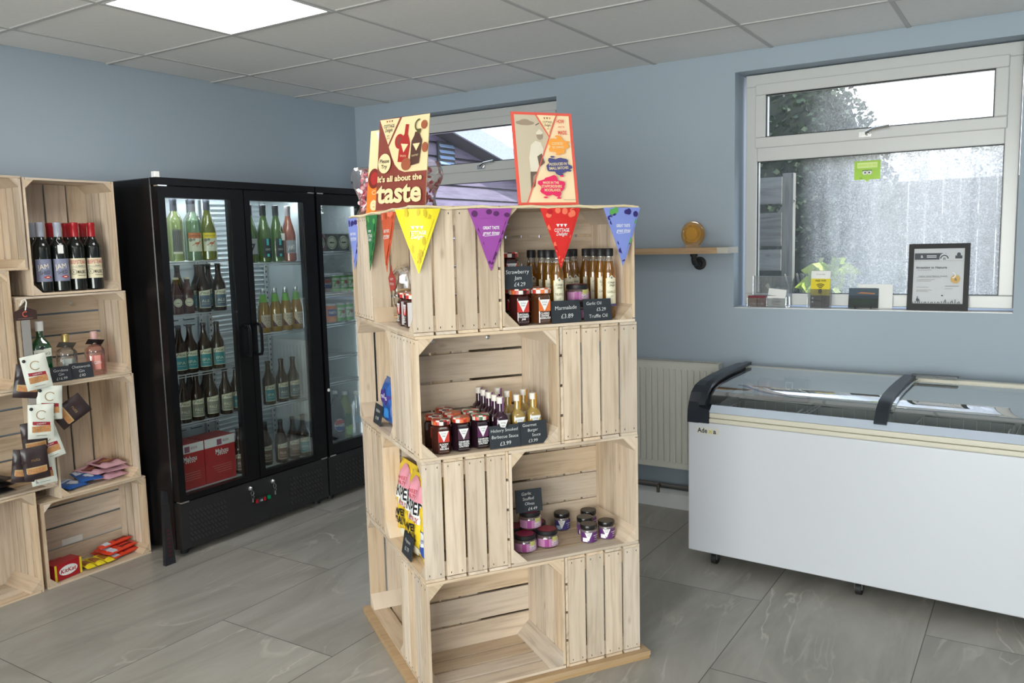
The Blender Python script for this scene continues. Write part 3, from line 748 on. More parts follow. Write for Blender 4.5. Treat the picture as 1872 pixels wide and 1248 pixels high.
# ------------------------------------------------------------------ pouches, packets
def pouch_mesh(w, h, th, seed, nx=10, nz=12, crk=.0015):
    rd = random.Random(seed); ph = [rd.uniform(0, 6) for _ in range(6)]
    def b(x, z):
        u = min(1, abs(2*x/w)); v = min(1, abs(2*(z-h/2)/h))
        q = th*(max(0, 1-u**3.5))**.6*(max(0, 1-v**5))**.7
        return q+crk*(sin(70*x+ph[0]+40*z)+sin(55*z+ph[1]-90*x))*min(1, q/th*2)
    m = MB(); vs = []; fs = []
    for sgn in (-1, 1):
        for j in range(nz+1):
            for i in range(nx+1):
                x = -w/2+w*i/nx; z = h*j/nz; q = b(x, z)
                vs.append((x, sgn*max(q, .0006) if sgn < 0 else max(q, .0006)*.8, z))
    K = (nx+1)*(nz+1)
    for s_ in (0, 1):
        for j in range(nz):
            for i in range(nx):
                a = s_*K+j*(nx+1)+i; f = (a, a+1, a+nx+2, a+nx+1); fs.append(f if s_ == 0 else f[::-1])
    rim = [i for i in range(nx+1)]+[j*(nx+1)+nx for j in range(1, nz+1)]+[nz*(nx+1)+i for i in range(nx-1, -1, -1)]+[j*(nx+1) for j in range(nz-1, 0, -1)]
    for p, q in zip(rim, rim[1:]+rim[:1]): fs.append((q, p, p+K, q+K))
    m.add(vs, fs, 0, True)
    fm = lambda x, z, l: (x, -max(b(x, z), .0006)-.0007-LY*l, z)
    return m, fm
def pouch(name, cat, w, h, th, mat, artfn, seed=1, crk=.0015):
    def f():
        t = thing(name, '', cat); m, fm = pouch_mesh(w, h, th, seed, crk=crk); m.build('packet_body', mat, t)
        a = Art(fm, .012); artfn(a, w, h); a.build('print', t); return t
    return Kind(f)
FOILB = P('pouch_white', 218, 222, 212, .38); FOILD = P('pouch_dark', 52, 40, 42, .32); NUT = P('nuts', 190, 135, 85, .7, noise=.5, nscale=160)
def a_nut(dark):
    def f(a, w, h):
        if dark: a.rect(-w*.40, w*.40, h*.22, h*.40, P('pouch_band', 190, 160, 115)); a.rect(-w*.36, w*.36, h*.20, h*.36, NUT); a.text('nuts', 0, h*.62, .02, P('pouch_gold', 150, 120, 80))
        else:
            a.rect(-w*.36, w*.36, h*.20, h*.38, NUT); a.poly([(-w*.34, h*.42), (w*.34, h*.38), (w*.34, h*.48), (-w*.34, h*.52)], P('pouch_red', 150, 30, 45)); a.text('CASHEW', 0, h*.45, .009, C_WHT)
            a.ring(0, h*.70, .018, .003, P('pouch_gold', 150, 120, 80), a0=.6, a1=5.4); a.ell(-w*.38, h*.88, .007, .007, C_BK); a.line((-w*.2, h*.1), (w*.2, h*.1), .002, C_GREY)
    return f
KW = pouch('nut_pouch', 'snack pouch', .098, .145, .011, FOILB, a_nut(0), 3); KD = pouch('nut_pouch', 'snack pouch', .098, .140, .012, FOILD, a_nut(1), 8)
# clip strip
t = thing('clip_strip', 'clear hanging strip on white hook with a small brown header card', 'hanging strip', (-3.560, 1.826, 1.27), SH.r)
MB().tube([(-.004, .035, -.028), (-.010, .010, -.022), (-.006, 0, -.002), (.004, -.002, .002), (.010, 0, -.012), (.002, 0, -.045)], .0028).build('hook', PAPER, t)
m = MB().prism([(-.045, -.085), (.048, -.085), (.048, -.048), (.004, -.030), (-.045, -.048)], 0, .0015); m.build('header_card', P('header_brown', 62, 42, 40), t)
a = Art(flat(-.0006)); a.ring(0, -.060, .010, .004, P('coral_c', 200, 90, 75), a0=.8, a1=5.5); a.line((-.03, -.078), (.03, -.078), .003, P('dimtext', 120, 95, 90)); a.build('lettering', t)
m = MB().box(-.018, .018, .002, .003, -.78, -.085); m.build('strip', tg('plastic_strip', (.92,.93,.93), .1, .2, .5, (.8,.81,.81)), t)
gp_ = 'nut pouches on the hanging strip'
PO = [(KW, .013, 1.849, 1.045, R(-8), 'topmost white nut pouch on the hanging strip'), (KD, .045, 1.800, 1.010, R(10), 'large dark nut pouch behind the topmost white pouch'),
 (KW, .020, 1.878, .905, R(4), 'white nut pouch second from the top of the strip'), (KD, .052, 1.922, .885, R(58), 'dark nut pouch twisted sideways to the right on the strip'),
 (KW, .008, 1.830, .835, R(4), 'white nut pouch third from the top, hanging to the left'), (KD, .040, 1.822, .765, R(-2), 'dark nut pouch just below the third white pouch'),
 (KW, .030, 1.887, .735, R(-14), 'white nut pouch tilted out to the right near the strip end'), (KD, .016, 1.806, .665, R(-3), 'lowest dark nut pouch facing forward on the strip'),
 (KW, .042, 1.846, .630, R(-4), 'lowest white nut pouch at the strip end'), (KD, .060, 1.768, .655, R(8), 'dark nut pouch hanging behind at bottom left of the strip')]
for i, (K, d, y, zt, rl, lb) in enumerate(PO):
    o = K.put(lb, (-3.590+.065-d*.9, y, zt-.15), SH.r+R(-16), gp_)
    o.rotation_euler = (Matrix.Rotation(SH.r+R(-16), 3, 'Z') @ Matrix.Rotation(rl, 3, 'Y')).to_euler()
# sweets: packets lying
def lay(K, lb, y, d, z, rz, g, tx=-80, ty=0):
    o = K.put(lb, SH.p(y, d, z), 0, g)
    o.rotation_euler = (Matrix.Rotation(SH.r+rz, 3, 'Z') @ Matrix.Rotation(R(ty), 3, 'Y') @ Matrix.Rotation(R(tx), 3, 'X')).to_euler(); return o
PKB = P('sweet_blue', 45, 95, 170, .3); PKW = P('sweet_white', 200, 208, 222, .35); PKP = P('sweet_pink', 205, 160, 172, .3); PKM = P('sweet_maroon', 110, 40, 55, .35)
def a_blue(a, w, h): a.rect(-w*.45, w*.45, h*.55, h*.92, PKW); a.text('MINT', 0, h*.72, .028, PKB, w=w*.6); a.blob(0, h*.3, w*.25, h*.15, PKW, 3)
def a_pinkp(a, w, h): a.rect(-w*.45, w*.45, h*.3, h*.72, PKM); a.text('SWEETS', 0, h*.5, .022, P('sweet_yellow', 230, 200, 90), w=w*.7); a.blob(w*.25, h*.8, .018, .012, P('sweet_yellow', 230, 200, 90), 2)
KB = pouch('sweet_packet', 'sweet packet', .10, .14, .012, PKB, a_blue, 5); KP = pouch('sweet_packet', 'sweet packet', .12, .15, .012, PKP, a_pinkp, 9, .0025)
zf = .387+.0105
lay(KB, 'blue and white sweet packet lying at left of the upright crate floor', 2.035, .035, zf+.010, R(8), 'blue sweet packets', -87)
lay(KB, 'blue packet leaning on the pink packet pile', 2.105, .045, zf+.022, R(-10), 'blue sweet packets', -84)
for i, (y, d, z, r, lb) in enumerate([(2.225, .030, .012, 10, 'bottom right'), (2.175, .045, .016, -8, 'bottom left'), (2.235, .045, .038, -5, 'middle right'), (2.185, .050, .042, 14, 'middle left'), (2.220, .035, .064, 4, 'topmost')]):
    lay(KP, '%s pink crinkled sweet packet in the pile' % lb, y, d, zf+z, R(r), 'pink sweet packets in a pile', -87)
LQ = P('liquorice_black', 26, 22, 26, .3)
def a_lq(a, w, h): a.rect(-w*.3, w*.3, h*.25, h*.75, P('lq_text', 90, 80, 85)); a.rect(-w*.25, w*.25, h*.3, h*.7, LQ)
KL = pouch('liquorice_packet', 'sweet packet', .07, .14, .010, LQ, a_lq, 12)
for i in range(6): lay(KL, '%s black liquorice packet of the pile left of the nut pouches' % ['bottom left', 'bottom right', 'middle left', 'middle right', 'top left', 'top right'][i], 1.655+.075*(i % 2)+.01*(i//2), .03+.006*i, .446+.0105+.010+.021*(i//2), R(-6+5*i), 'black liquorice packets', -88)
# chocolate crate
zf = .0105
def choc(name, w, h, d, m1, artfn):
    def f():
        t = thing(name, '', 'box'); MB().box(-w/2, w/2, 0, d, 0, h).build('carton', m1, t); a = Art(flat(-.0005)); artfn(a, w, h); a.build('print', t); return t
    return Kind(f)
KR = P('choc_red', 165, 22, 35, .35)
def a_kk(a, w, h): a.ell(0, h*.5, w*.34, h*.30, C_WHT); a.text('KitKat', 0, h*.5, .026, KR, w=w*.58, shear=.15, bold=.02); a.rect(-w/2, -w*.42, 0, h, P('choc_yellow', 225, 205, 50)); a.rect(w*.42, w/2, 0, h, P('choc_yellow', 225, 205, 50))
choc('chocolate_box', .135, .075, .07, KR, a_kk).put('red chocolate bar carton with a white oval logo at crate front', SH.p(1.950, .030, zf+.001), SH.r+R(8))
KCB = pouch('chocolate_bar', 'chocolate bar', .045, .14, .009, P('bar_pink', 220, 130, 140, .3), lambda a, w, h: a.rect(-w*.4, w*.4, h*.3, h*.7, KR), 14)
for i in range(3): lay(KCB, '%s pink wafer bar lying behind the red carton' % ['left', 'middle', 'right'][i], 1.920+.05*i, .108, zf+.030, R(-90+8*i) if False else R(6*i), 'pink wafer bars', -89)
KYB = pouch('chocolate_bar', 'chocolate bar', .042, .12, .010, P('bar_yellow', 228, 205, 40, .3), lambda a, w, h: a.rect(-w*.42, w*.42, h*.25, h*.75, P('bar_brown', 150, 95, 35)), 15)
for i in range(3): lay(KYB, '%s yellow and brown wafer bar beside the red carton' % ['left', 'middle', 'right'][i], 2.055+.048*i, .020, zf+.011, R(-4+4*i), 'yellow wafer bars', -88)
KOB = pouch('chocolate_bar', 'chocolate bar', .042, .17, .011, P('bar_orange', 215, 62, 35, .3), lambda a, w, h: (a.rect(-w*.42, w*.42, h*.1, h*.3, PKW), a.rect(-w*.35, w*.35, h*.45, h*.85, P('bar_dkred', 120, 20, 20))), 16)
pos = ['front bottom', 'second bottom', 'third bottom', 'back bottom', 'front upper', 'second upper', 'third upper', 'topmost']
for i in range(8):
    r_, c_ = (0, i) if i < 4 else ((1, i-4) if i < 7 else (2, 1))
    o = lay(KOB, '%s orange-red chocolate bar of the stacked row at right' % pos[i], 2.150+.0*c_, .045+.045*c_+.012*r_, zf+.012+.021*r_, R(-90+12-5*c_), 'orange-red chocolate bars', -89)
o = tag(MB().box(0, .10, -.0015, 0, 0, .028).build('shelf_label', PAPER, None, SH.p(2.03, .2155, .098), SH.r), 'blank white shelf label strip on the back boards of the chocolate crate', 'label')

# ------------------------------------------------------------------ fridge contents
def a_grey(a): pass
def a_kw(a): a.rect(-.030, .030, -.035, .07, P('sticker_grey', 165, 168, 150)); 
def a_k1(a):
    a.rect(-.020, .026, -.045, .060, P('kw_label', 118, 118, 112)); a.rect(-.020, .026, -.055, -.045, P('kw_cream', 220, 220, 195))
    for k in range(5): a.rect(-.016+.008*k, -.013+.008*k, -.04, .055, P('kw_dark', 80, 82, 78), ly=4)
def kang(a, x, z, s, m):
    a.ell(x, z, s*.9, s*.45, m, 12); a.ell(x+s*1.1, z+s*.7, s*.3, s*.22, m, 10); a.line((x+s*.5, z+s*.2), (x+s*1.1, z+s*.7), s*.3, m); a.line((x-s*.7, z-s*.1), (x-s*1.9, z-s*.9), s*.22, m); a.line((x+s*.1, z-s*.3), (x-s*.3, z-s*1.3), s*.22, m)
def a_yt(top):
    def f(a):
        a.rect(-.034, .034, -.045, .018, P('yt_label', 205, 210, 190)); a.rect(-.034, .034, .018, .045, top); a.text('yellow tail', 0, .031, .010, C_BK, w=.05); kang(a, .006, -.006, .012, P('yt_roo', 185, 95, 55)); a.ell(-.022, .010, .008, .008, C_GREY); a.ell(-.008, .012, .006, .006, C_GREY)
    return f
K_K = wine('wine_bottle', '', 'wine bottle', G_PALE, P('foil_slate', 60, 62, 70, .4), a_k1)
K_Y1 = wine('wine_bottle', '', 'wine bottle', tg('green_pale', (.55,.75,.55), .1, .03, .35, (.35,.5,.33), .6), P('foil_slate', 60, 62, 70, .4), a_yt(P('yt_orange', 190, 110, 65)))
K_Y2 = wine('wine_bottle', '', 'wine bottle', tg('olive_glass', (.45,.48,.06), .1, .03, .7, (.22,.24,.03), .5), P('foil_slate', 60, 62, 70, .4), a_yt(P('yt_yellow', 220, 195, 40)), 's')
gw = 'wines in the fridge'; FZ = R(-24)
K_K.put('pale white wine bottle at left on the top shelf of the left fridge door', FR.p(2.525, .10, 1.406), FR.r+FZ, gw)
K_Y1.put('green wine bottle with orange band and kangaroo label, fridge top shelf', FR.p(2.628, .10, 1.406), FR.r+FZ, gw)
K_Y2.put('olive sloping wine bottle with yellow band label on fridge top shelf', FR.p(2.712, .10, 1.406), FR.r+FZ, gw)
K_K.put('white wine bottle half hidden behind the left door frame edge', FR.p(2.50, .19, 1.406), FR.r+FZ, gw)
K_Y1.put('wine bottle behind the kangaroo label bottles on the top shelf', FR.p(2.69, .20, 1.406), FR.r+FZ, gw)
def a_seven(a): a.rect(-.030, .030, -.045, .035, P('sv_label', 180, 182, 185)); a.text('7', 0, -.012, .06, C_BK, bold=.02)
def a_ovo(a): a.rect(-.020, .030, -.065, .036, pm('label_ink', (.015,.02,.022), .5)); a.rect(0, .012, -.0, .034, P('ovo_cyan', 70, 190, 195)); a.text('OVO', .006, -.022, .016, C_WHT, w=.026); a.rect(0, .012, -.06, -.045, P('ovo_cyan', 70, 190, 195))
def a_jams(a): a.rect(-.030, .034, -.045, .025, P('jams_label', 165, 168, 176)); a.text("JAM'S", 0, -.012, .032, C_WHT, w=.045, rot=.1, bold=.02); a.text('SHED', .002, -.034, .014, C_BK)
K_7 = wine('wine_bottle', '', 'wine bottle', G_GREEN, C_BK, a_seven, 's'); K_O = wine('wine_bottle', '', 'wine bottle', G_GREEN, C_BK, a_ovo, 's'); K_RO = wine('wine_bottle', '', 'wine bottle', G_ROSE, P('foil_rose', 150, 140, 145, .3), a_jams, 's')
K_7.put('green bottle with a large 7 on its label, right fridge door', FR.p(2.972, .10, 1.384), FR.r+FZ, gw)
K_O.put('green bottle with black and cyan label, left one without price tag', FR.p(3.056, .09, 1.384), FR.r+FZ, gw)
o = K_O.put('green bottle with black and cyan label and white price tag', FR.p(3.142, .09, 1.384), FR.r+FZ, gw); tagged_label(o, .022, -.036, .12)
K_RO.put('rosé wine bottle at the right of the top shelf', FR.p(3.228, .09, 1.384), FR.r+FZ, gw)
K_T = beer(art_beer(C_TEAL, 'IPA')); K_G = beer(art_beer(C_GREY, 'PALE')); K_N = beer(art_beer(C_NAVY, 'ALE')); K_B = beer(art_beer(C_BRN, 'PEAK'))
def a_red(a): a.ell(0, .055, .020, .020, C_LC); a.ring(0, .055, .016, .0015, C_BRN); a.text('beer', 0, .055, .012, C_BK)
K_R = beer(a_red, pm('ruby_glass', (.05,.012,.008), .08), h=.175, wide=.030, capm=P('cream_cap', 196, 190, 168, .4))
gb = 'brown beer bottles in the wide fridge'
def row(K, z, items, where):
    for n, (y, d) in enumerate(items):
        K.put('%s %s' % (['leftmost', 'second', 'third', 'fourth', 'fifth'][n] if len(items) > 1 else 'single', where), FR.p(y, d, z), FR.r+FZ, gb)
row(K_R, 1.154, [(2.502, .09), (2.564, .09)], 'short red-brown bottle with cream cap on the second shelf')
row(K_N, 1.154, [(2.655, .09), (2.748, .09)], 'navy-labelled brown beer bottle on the second fridge shelf')
row(K_T, 1.154, [(2.52, .21), (2.60, .21), (2.70, .19), (2.775, .2)], 'dark beer bottle in the back row of the second shelf')
row(K_T, .866, [(2.497, .09), (2.557, .09), (2.638, .09), (2.717, .09)], 'teal-labelled brown beer bottle on the third fridge shelf')
row(K_G, .626, [(2.500, .09), (2.575, .09), (2.660, .09), (2.748, .09)], 'grey-labelled brown beer bottle on the fourth fridge shelf')
row(K_G, .626, [(2.535, .20), (2.620, .20), (2.715, .20)], 'beer bottle in the back row of the fourth fridge shelf')
row(K_T, .626, [(2.825, .10)], 'cyan-labelled bottle at the right edge of the fourth fridge shelf')
row(K_B, .2915, [(2.832, .12)], 'brown bottle squeezed right of the red beer cartons')
def a_star(a):
    c = P('star_label', 208, 196, 170); m = P('star_maroon', 92, 42, 48)
    a.rect(-.026, .030, .028, .095, c); a.poly([(-.026, .028), (.0, .028), (-.026, .065)], m); a.text('POOR', .008, .080, .016, m, w=.032); a.text('STAR', .008, .066, .016, m, w=.032); a.ring(.010, .043, .009, .0015, m)
def cider():
    t = thing('cider_bottle', '', 'bottle')
    MB().lathe([(0,.003),(.031,0),(.034,.006),(.034,.115),(.031,.135),(.022,.165),(.0165,.185)], 26).build('glass_body', G_AMBER, t)
    MB().lathe([(.0168,.185),(.014,.205),(.0128,.226),(0,.226)], 22).build('bottle_neck', G_CLEAR, t)
    MB().lathe([(.0235,.162),(.0178,.183),(.0150,.203)], 22).build('neck_label', P('neck_green', 115, 175, 75), t)
    MB().lathe([(.0145,.222),(.0148,.230),(.012,.235),(0,.2355)], 18).build('bottle_cap', STEEL, t)
    a = Art(cylm(.034), .008); a_star(a); a.build('label', t); return t
KC = Kind(cider)
for n, (y, z) in enumerate([(3.025, 1.012), (3.105, 1.012), (3.180, 1.012), (3.258, 1.012)]): KC.put('%s golden cider bottle with green neck band' % ['leftmost', 'second', 'third', 'rightmost'][n], FR.p(y, .09, z), FR.r+FZ, 'golden cider bottles on a shelf')
row(K_T, .624, [(3.029, .09)], 'teal-labelled beer bottle at left of the three on the lower right shelf')
row(K_N, .624, [(3.122, .09), (3.205, .09)], 'navy-labelled beer bottle beside the teal one, lower right shelf')
row(K_B, .2915, [(3.010, .12), (3.092, .09), (3.180, .09)], 'brown-labelled beer bottle on the floor of the right door')
row(K_T, .2915, [(3.256, .09)], 'teal-labelled beer bottle at right on the floor of the right door')
# beer cartons
CR = P('carton_red', 180, 38, 42, .4)
def a_mahou(a, w, h):
    a.rect(-w/2, w/2, h*.80, h, C_WHT); a.rect(-w*.1, w*.06, h*.82, h*.95, P('carton_mauve', 150, 90, 120)); a.text('BEER', w*.2, h*.90, .018, P('carton_mauve', 150, 90, 120)); a.text('Mahou', w*.05, h*.68, .036, C_WHT, w=w*.42, bold=.02)
    for k in range(5): a.ell(-w*.08+w*.065*k, h*.60, .004, .004, C_WHT, 8)
    a.line((-w/2, h*.46), (w/2, h*.46), .001, C_BRN)
    for k in range(4): a.line((-w*.3+.01*k, h*(.36-.05*k)), (w*.34, h*(.36-.05*k)), .003, P('carton_faint', 205, 120, 110))
KM = Kind(lambda: (lambda t: (MB().box(-.0915, .0915, 0, .14, 0, .225).build('carton', CR, t), (lambda a: (a_mahou(a, .183, .225), a.build('print', t)))(Art(flat(-.0005))), t)[-1])(thing('beer_carton', '', 'box')))
KM.put('red and white beer carton at the right on the fridge floor', FR.p(2.687, .085, .2915), FR.r, 'red beer cartons'); KM.put('red and white beer carton cut by the left door frame', FR.p(2.515, .150, .2915) if False else FR.p(2.516, .09, .2915) if False else FR.p(2.4985, .085, .2915), FR.r, 'red beer cartons')
# narrow fridge contents
def a_pk(a, w, h): a.ell(0, h*.5, h*.38, h*.38, C_LC); a.ring(0, h*.5, h*.30, .003, C_BK); a.rect(-h*.18, h*.18, h*.46, h*.54, C_BK)
for n, (y, c) in enumerate([(3.455, P('mp_red', 120, 25, 35, .4)), (3.552, C_BK), (3.650, pm('mp_grey', (.03,.035,.04), .4))]):
    choc('can_multipack', .09, .10, .12, c, a_pk).put('%s can multipack with round emblem, top shelf of narrow fridge' % ['dark red', 'middle black', 'right dark grey'][n], FR.p(y, .085, 1.4325), FR.r, 'can multipacks')
def can(body, art):
    def f():
        t = thing('drink_can', '', 'can'); MB().lathe([(0,.003),(.024,0),(.033,.010),(.033,.105),(.027,.113),(.026,.115),(.025,.112),(0,.112)], 26, lambda i, k: 0 if i in (2,) else 1).build('can_body', [body, STEEL], t)
        a = Art(cylm(.033), .008); art(a); a.build('print', t); return t
    return Kind(f)
PG = P('can_green', 80, 165, 60, .3)
def a_pep(a): a.ell(0, .06, .022, .026, C_WHT); a.poly([(-.020, .062), (-.018, .078), (0, .086), (.018, .078), (.020, .066)], C_RED); a.poly([(-.020, .056), (.020, .052), (.012, .038), (0, .034), (-.014, .040)], P('pep_blue', 30, 60, 150)); a.text('PEPSI', 0, .06, .014, C_BK, w=.034, bold=.02)
def a_fan(a): a.rect(-.03, .03, .045, .085, P('fan_blue', 40, 60, 140)); a.text('FANTA', 0, .065, .022, C_WHT, w=.046, bold=.02); a.blob(0, .025, .02, .012, P('fan_lt', 240, 150, 60), 3)
def a_7up(a): a.rect(-.025, .025, .03, .09, P('up_lt', 200, 215, 200)); a.text('7', -.006, .058, .05, PG, bold=.03); a.ell(.012, .064, .011, .011, C_RED)
K1 = can(pm('can_black', (.015,.015,.018), .3, .3), a_pep); K2 = can(P('can_orange', 225, 110, 45, .3), a_fan); K3 = can(PG, a_7up)
K1.put('black cola can at left on the second shelf of narrow fridge', FR.p(3.501, .10, 1.188), FR.r+FZ, 'cans in the narrow fridge')
for n in range(3): can_k = K3; K3.put('%s green lime soda can on the second shelf' % ['left', 'middle', 'right'][n], FR.p(3.570+.067*n, .10, 1.188), FR.r+FZ, 'green cans on the upper shelf')
K2.put('orange soda can on the can shelf of narrow fridge', FR.p(3.522, .09, 1.014), FR.r+FZ, 'cans in the narrow fridge')
for n in range(2): K3.put('%s green can beside the orange can' % ['left', 'right'][n], FR.p(3.594+.070*n, .09, 1.014), FR.r+FZ, 'green cans on the lower shelf')
def pet(gl, capm, lab, h=.30, r=.045):
    def f():
        t = thing('plastic_bottle', '', 'bottle'); k = h/.30
        MB().lathe([(0,.006),(r*.8,0),(r,.012),(r*.96,.05),(r,.09),(r*.97,.13),(r,.17),(r*.98,.20*k),(r*.7,.245*k),(.016,.275*k),(.0135,.285*k),(0,.285*k)], 26).build('bottle_body', gl, t)
        MB().lathe([(.0155,.280*k),(.0155,.300*k),(0,.300*k)], 18).build('screw_cap', capm, t); a = Art(cylm(r, .0), .01); lab(a); a.build('label', t); return t
    return Kind(f)
def a_pepb(a): a.rect(-.045, .045, .075, .165, C_BK); a.ell(0, .12, .032, .038, C_WHT); a.poly([(-.030, .124), (-.024, .148), (0, .156), (.024, .148), (.030, .128)], C_RED); a.poly([(-.030, .114), (.030, .110), (.02, .09), (0, .084), (-.02, .09)], P('pep_blue', 30, 60, 150)); a.text('PEPSI', 0, .119, .018, C_BK, w=.05, bold=.02)
def a_moj(a): a.blob(.0, .13, .028, .045, P('mojito_leaf', 40, 95, 40), 5); a.blob(.008, .07, .024, .03, P('mojito_lime', 150, 190, 90), 8)
pet(pm('cola_dark', (.012,.006,.004), .1), C_BK, a_pepb).put('large cola bottle on the floor of the narrow fridge', FR.p(3.538, .10, .2915), FR.r+FZ)
pet(tg('lime_drink', (.85,.92,.45), .1, .03, .4, (.62,.72,.16), .6), PAPER, a_moj).put('large lime-coloured bottle beside the cola bottle', FR.p(3.632, .12, .2915), FR.r+FZ)
kw = pet(tg('water_bottle', (.9,.94,.97), .12, .05, .15, (.7,.75,.8)), PAPER, lambda a: a.rect(-.03, .03, .10, .14, P('water_label', 150, 180, 205)), .29, .029)
for n, (y, d) in enumerate([(3.706, .095), (3.56, .22), (3.66, .23)]): kw.put('%s clear water bottle in the bottom of narrow fridge' % ['front right', 'back left', 'back right'][n], FR.p(y, d, .2915), FR.r+FZ, 'water bottles')
# ------------------------------------------------------------------ goods on the island stack
SF = Frame(ST.x, ST.y, ST.r)
LIDC = [P('lid_red', 185, 55, 45, .35), P('lid_white', 225, 215, 205, .35), P('lid_orange', 215, 110, 60, .35), P('lid_green', 70, 105, 75, .35), P('lid_dark', 60, 25, 35, .35)]
def logo_tri(a, x, z, w, h, m=None):
    a.poly([(x-w/2, z+h/2), (x+w/2, z+h/2), (x, z-h/2)], m or C_WHT); a.text('COTTAGE', x, z+h*.28, h*.16, C_BK, w=w*.5); a.text('Delight', x, z+h*.08, h*.16, C_BK, shear=.3, w=w*.36)
def hexjar(gl, panel, lines, Rr=.034, h=.113, pal=(0,1,2,0,1,4)):
    def f():
        t = thing('jam_jar', '', 'jar')
        M = Matrix.Rotation(pi/6, 4, 'Z')
        o = MB().lathe([(Rr*.94,0),(Rr,.004),(Rr,h*.74),(Rr*.93,h*.79),(Rr*.78,h*.84)], 6, 0, M, smooth=False).build('glass_body', gl, t)
        b = o.modifiers.new('b', 'BEVEL'); b.width = .004; b.segments = 3; b.limit_method = 'ANGLE'
        MB().lathe([(Rr*.80,h*.845),(Rr*.92,h*.85),(Rr*.93,h*.955),(Rr*.86,h*.995),(0,h)], 30, lambda i, k: pal[(k//2+(i//2)) % 6] if i < 3 else pal[(k//5) % 6]).build('lid', LIDC, t)
        fy = Rr*cos(pi/6)+.0006; a = Art(flat(-fy, 0, 0)); w = Rr*.62
        a.rect(-w*.9, w*.9, h*.36, h*.68, panel); logo_tri(a, 0, h*.52, w*1.6, h*.32)
        for i, l in enumerate(lines): a.text(l, 0, h*(.30-.065*i), h*.075, C_WHT, w=min(w*1.7, .0045*len(l)), bold=.02)
        a.line((-w*.8, h*.09), (w*.8, h*.09), .001, C_GREY); a.build('label', t)
        return t
    return Kind(f)
GJ = pm('jam_dark', (.035,.006,.006), .08, coat=.4); GM = tg('marmalade', (.45,.18,.04), .12, .03, .75, (.16,.05,.015), .4); GC = pm('chutney_brown', (.05,.012,.008), .1, coat=.4); GP = pm('relish_purple', (.018,.007,.012), .1, coat=.4)
JS = hexjar(GJ, P('pan_red', 190, 50, 40), ['ORIGINAL', 'STRAWBERRY', 'JAM'], .036, .115); JM = hexjar(GM, P('pan_or', 215, 110, 50), ['CLASSIC', 'ORANGE', 'MARMALADE'], .036, .115, (2,1,0,1,2,1))
z1 = TZ[3]+.0105; a0 = R(-3)
JS.put('strawberry jam jar at the front left of the top front crate', SF.p(.362, .046, z1), SF.r+a0)
JM.put('orange marmalade jar beside the strawberry jam at the crate front', SF.p(.436, .044, z1), SF.r+a0)
JS.put('jam jar behind the front strawberry jar, under the upper jar', SF.p(.365, .135, z1), SF.r+a0, 'jam jars in the second row')
JS.put('jam jar with patterned lid stacked on top at the back left', SF.p(.365, .135, z1+.1155), SF.r+a0)
JM.put('marmalade jar in the second row behind the chalk sign', SF.p(.440, .130, z1), SF.r+a0)
def oil(word):
    def f():
        t = thing('oil_bottle', '', 'bottle'); r = .0225
        MB().lathe([(0,.003),(r*.9,0),(r,.005),(r,.150),(r*.93,.165),(.0150,.185),(.0145,.192)], 24).build('oil_body', G_OIL, t)
        MB().lathe([(.0145,.192),(.0128,.200),(.0125,.212),(0,.212)], 20).build('bottle_neck', G_CLEAR, t)
        MB().lathe([(.0150,.208),(.0155,.210),(.0155,.232),(.014,.234),(0,.234)], 20).build('stopper', C_BK, t)
        a = Art(cylm(r), .007); c = P('oil_label', 222, 216, 190)
        a.rect(-.019, .019, .045, .135, c); a.poly([(-.019, .135), (-.008, .137), (0, .146), (.008, .137), (.019, .135)], c); a.ell(0, .137, .0035, .004, C_GREY, 8)
        a.text('Cottage', 0, .122, .010, C_BK, w=.022, shear=.3); a.text('Delight', .002, .112, .010, C_BK, w=.018, shear=.3); a.text(word, 0, .090, .012, P('oil_text', 130, 120, 90), w=.028); a.text('oil', 0, .076, .008, C_GREY)
        a.rect(-.019, .019, .042, .050, P('oil_band', 85, 80, 120)); a.build('label', t); return t
    return Kind(f)
OT = oil('TRUFFLE'); OG = oil('GARLIC')
for K, s, d, lb in [(OT, .505, .062, 'truffle oil bottle in front of the left file of oil bottles'), (OT, .503, .118, 'second oil bottle in the left file of oils'), (OT, .505, .172, 'third oil bottle in the left file of oils'), (OT, .493, .232, 'rearmost oil bottle in the left file of oils'),
    (OT, .607, .182, 'oil bottle behind the squat garlic jars in the middle'), (OG, .700, .062, 'front garlic oil bottle with full cream label at the right end'), (OG, .700, .118, 'second garlic oil bottle in the right file'), (OG, .702, .172, 'third garlic oil bottle in the right file'), (OG, .705, .230, 'rearmost garlic oil bottle in the right file'), (OG, .655, .232, 'garlic oil bottle left of the rearmost one')]:
    K.put(lb, SF.p(s, d, z1), SF.r+R(-8), 'golden oil bottles in the top front crate')
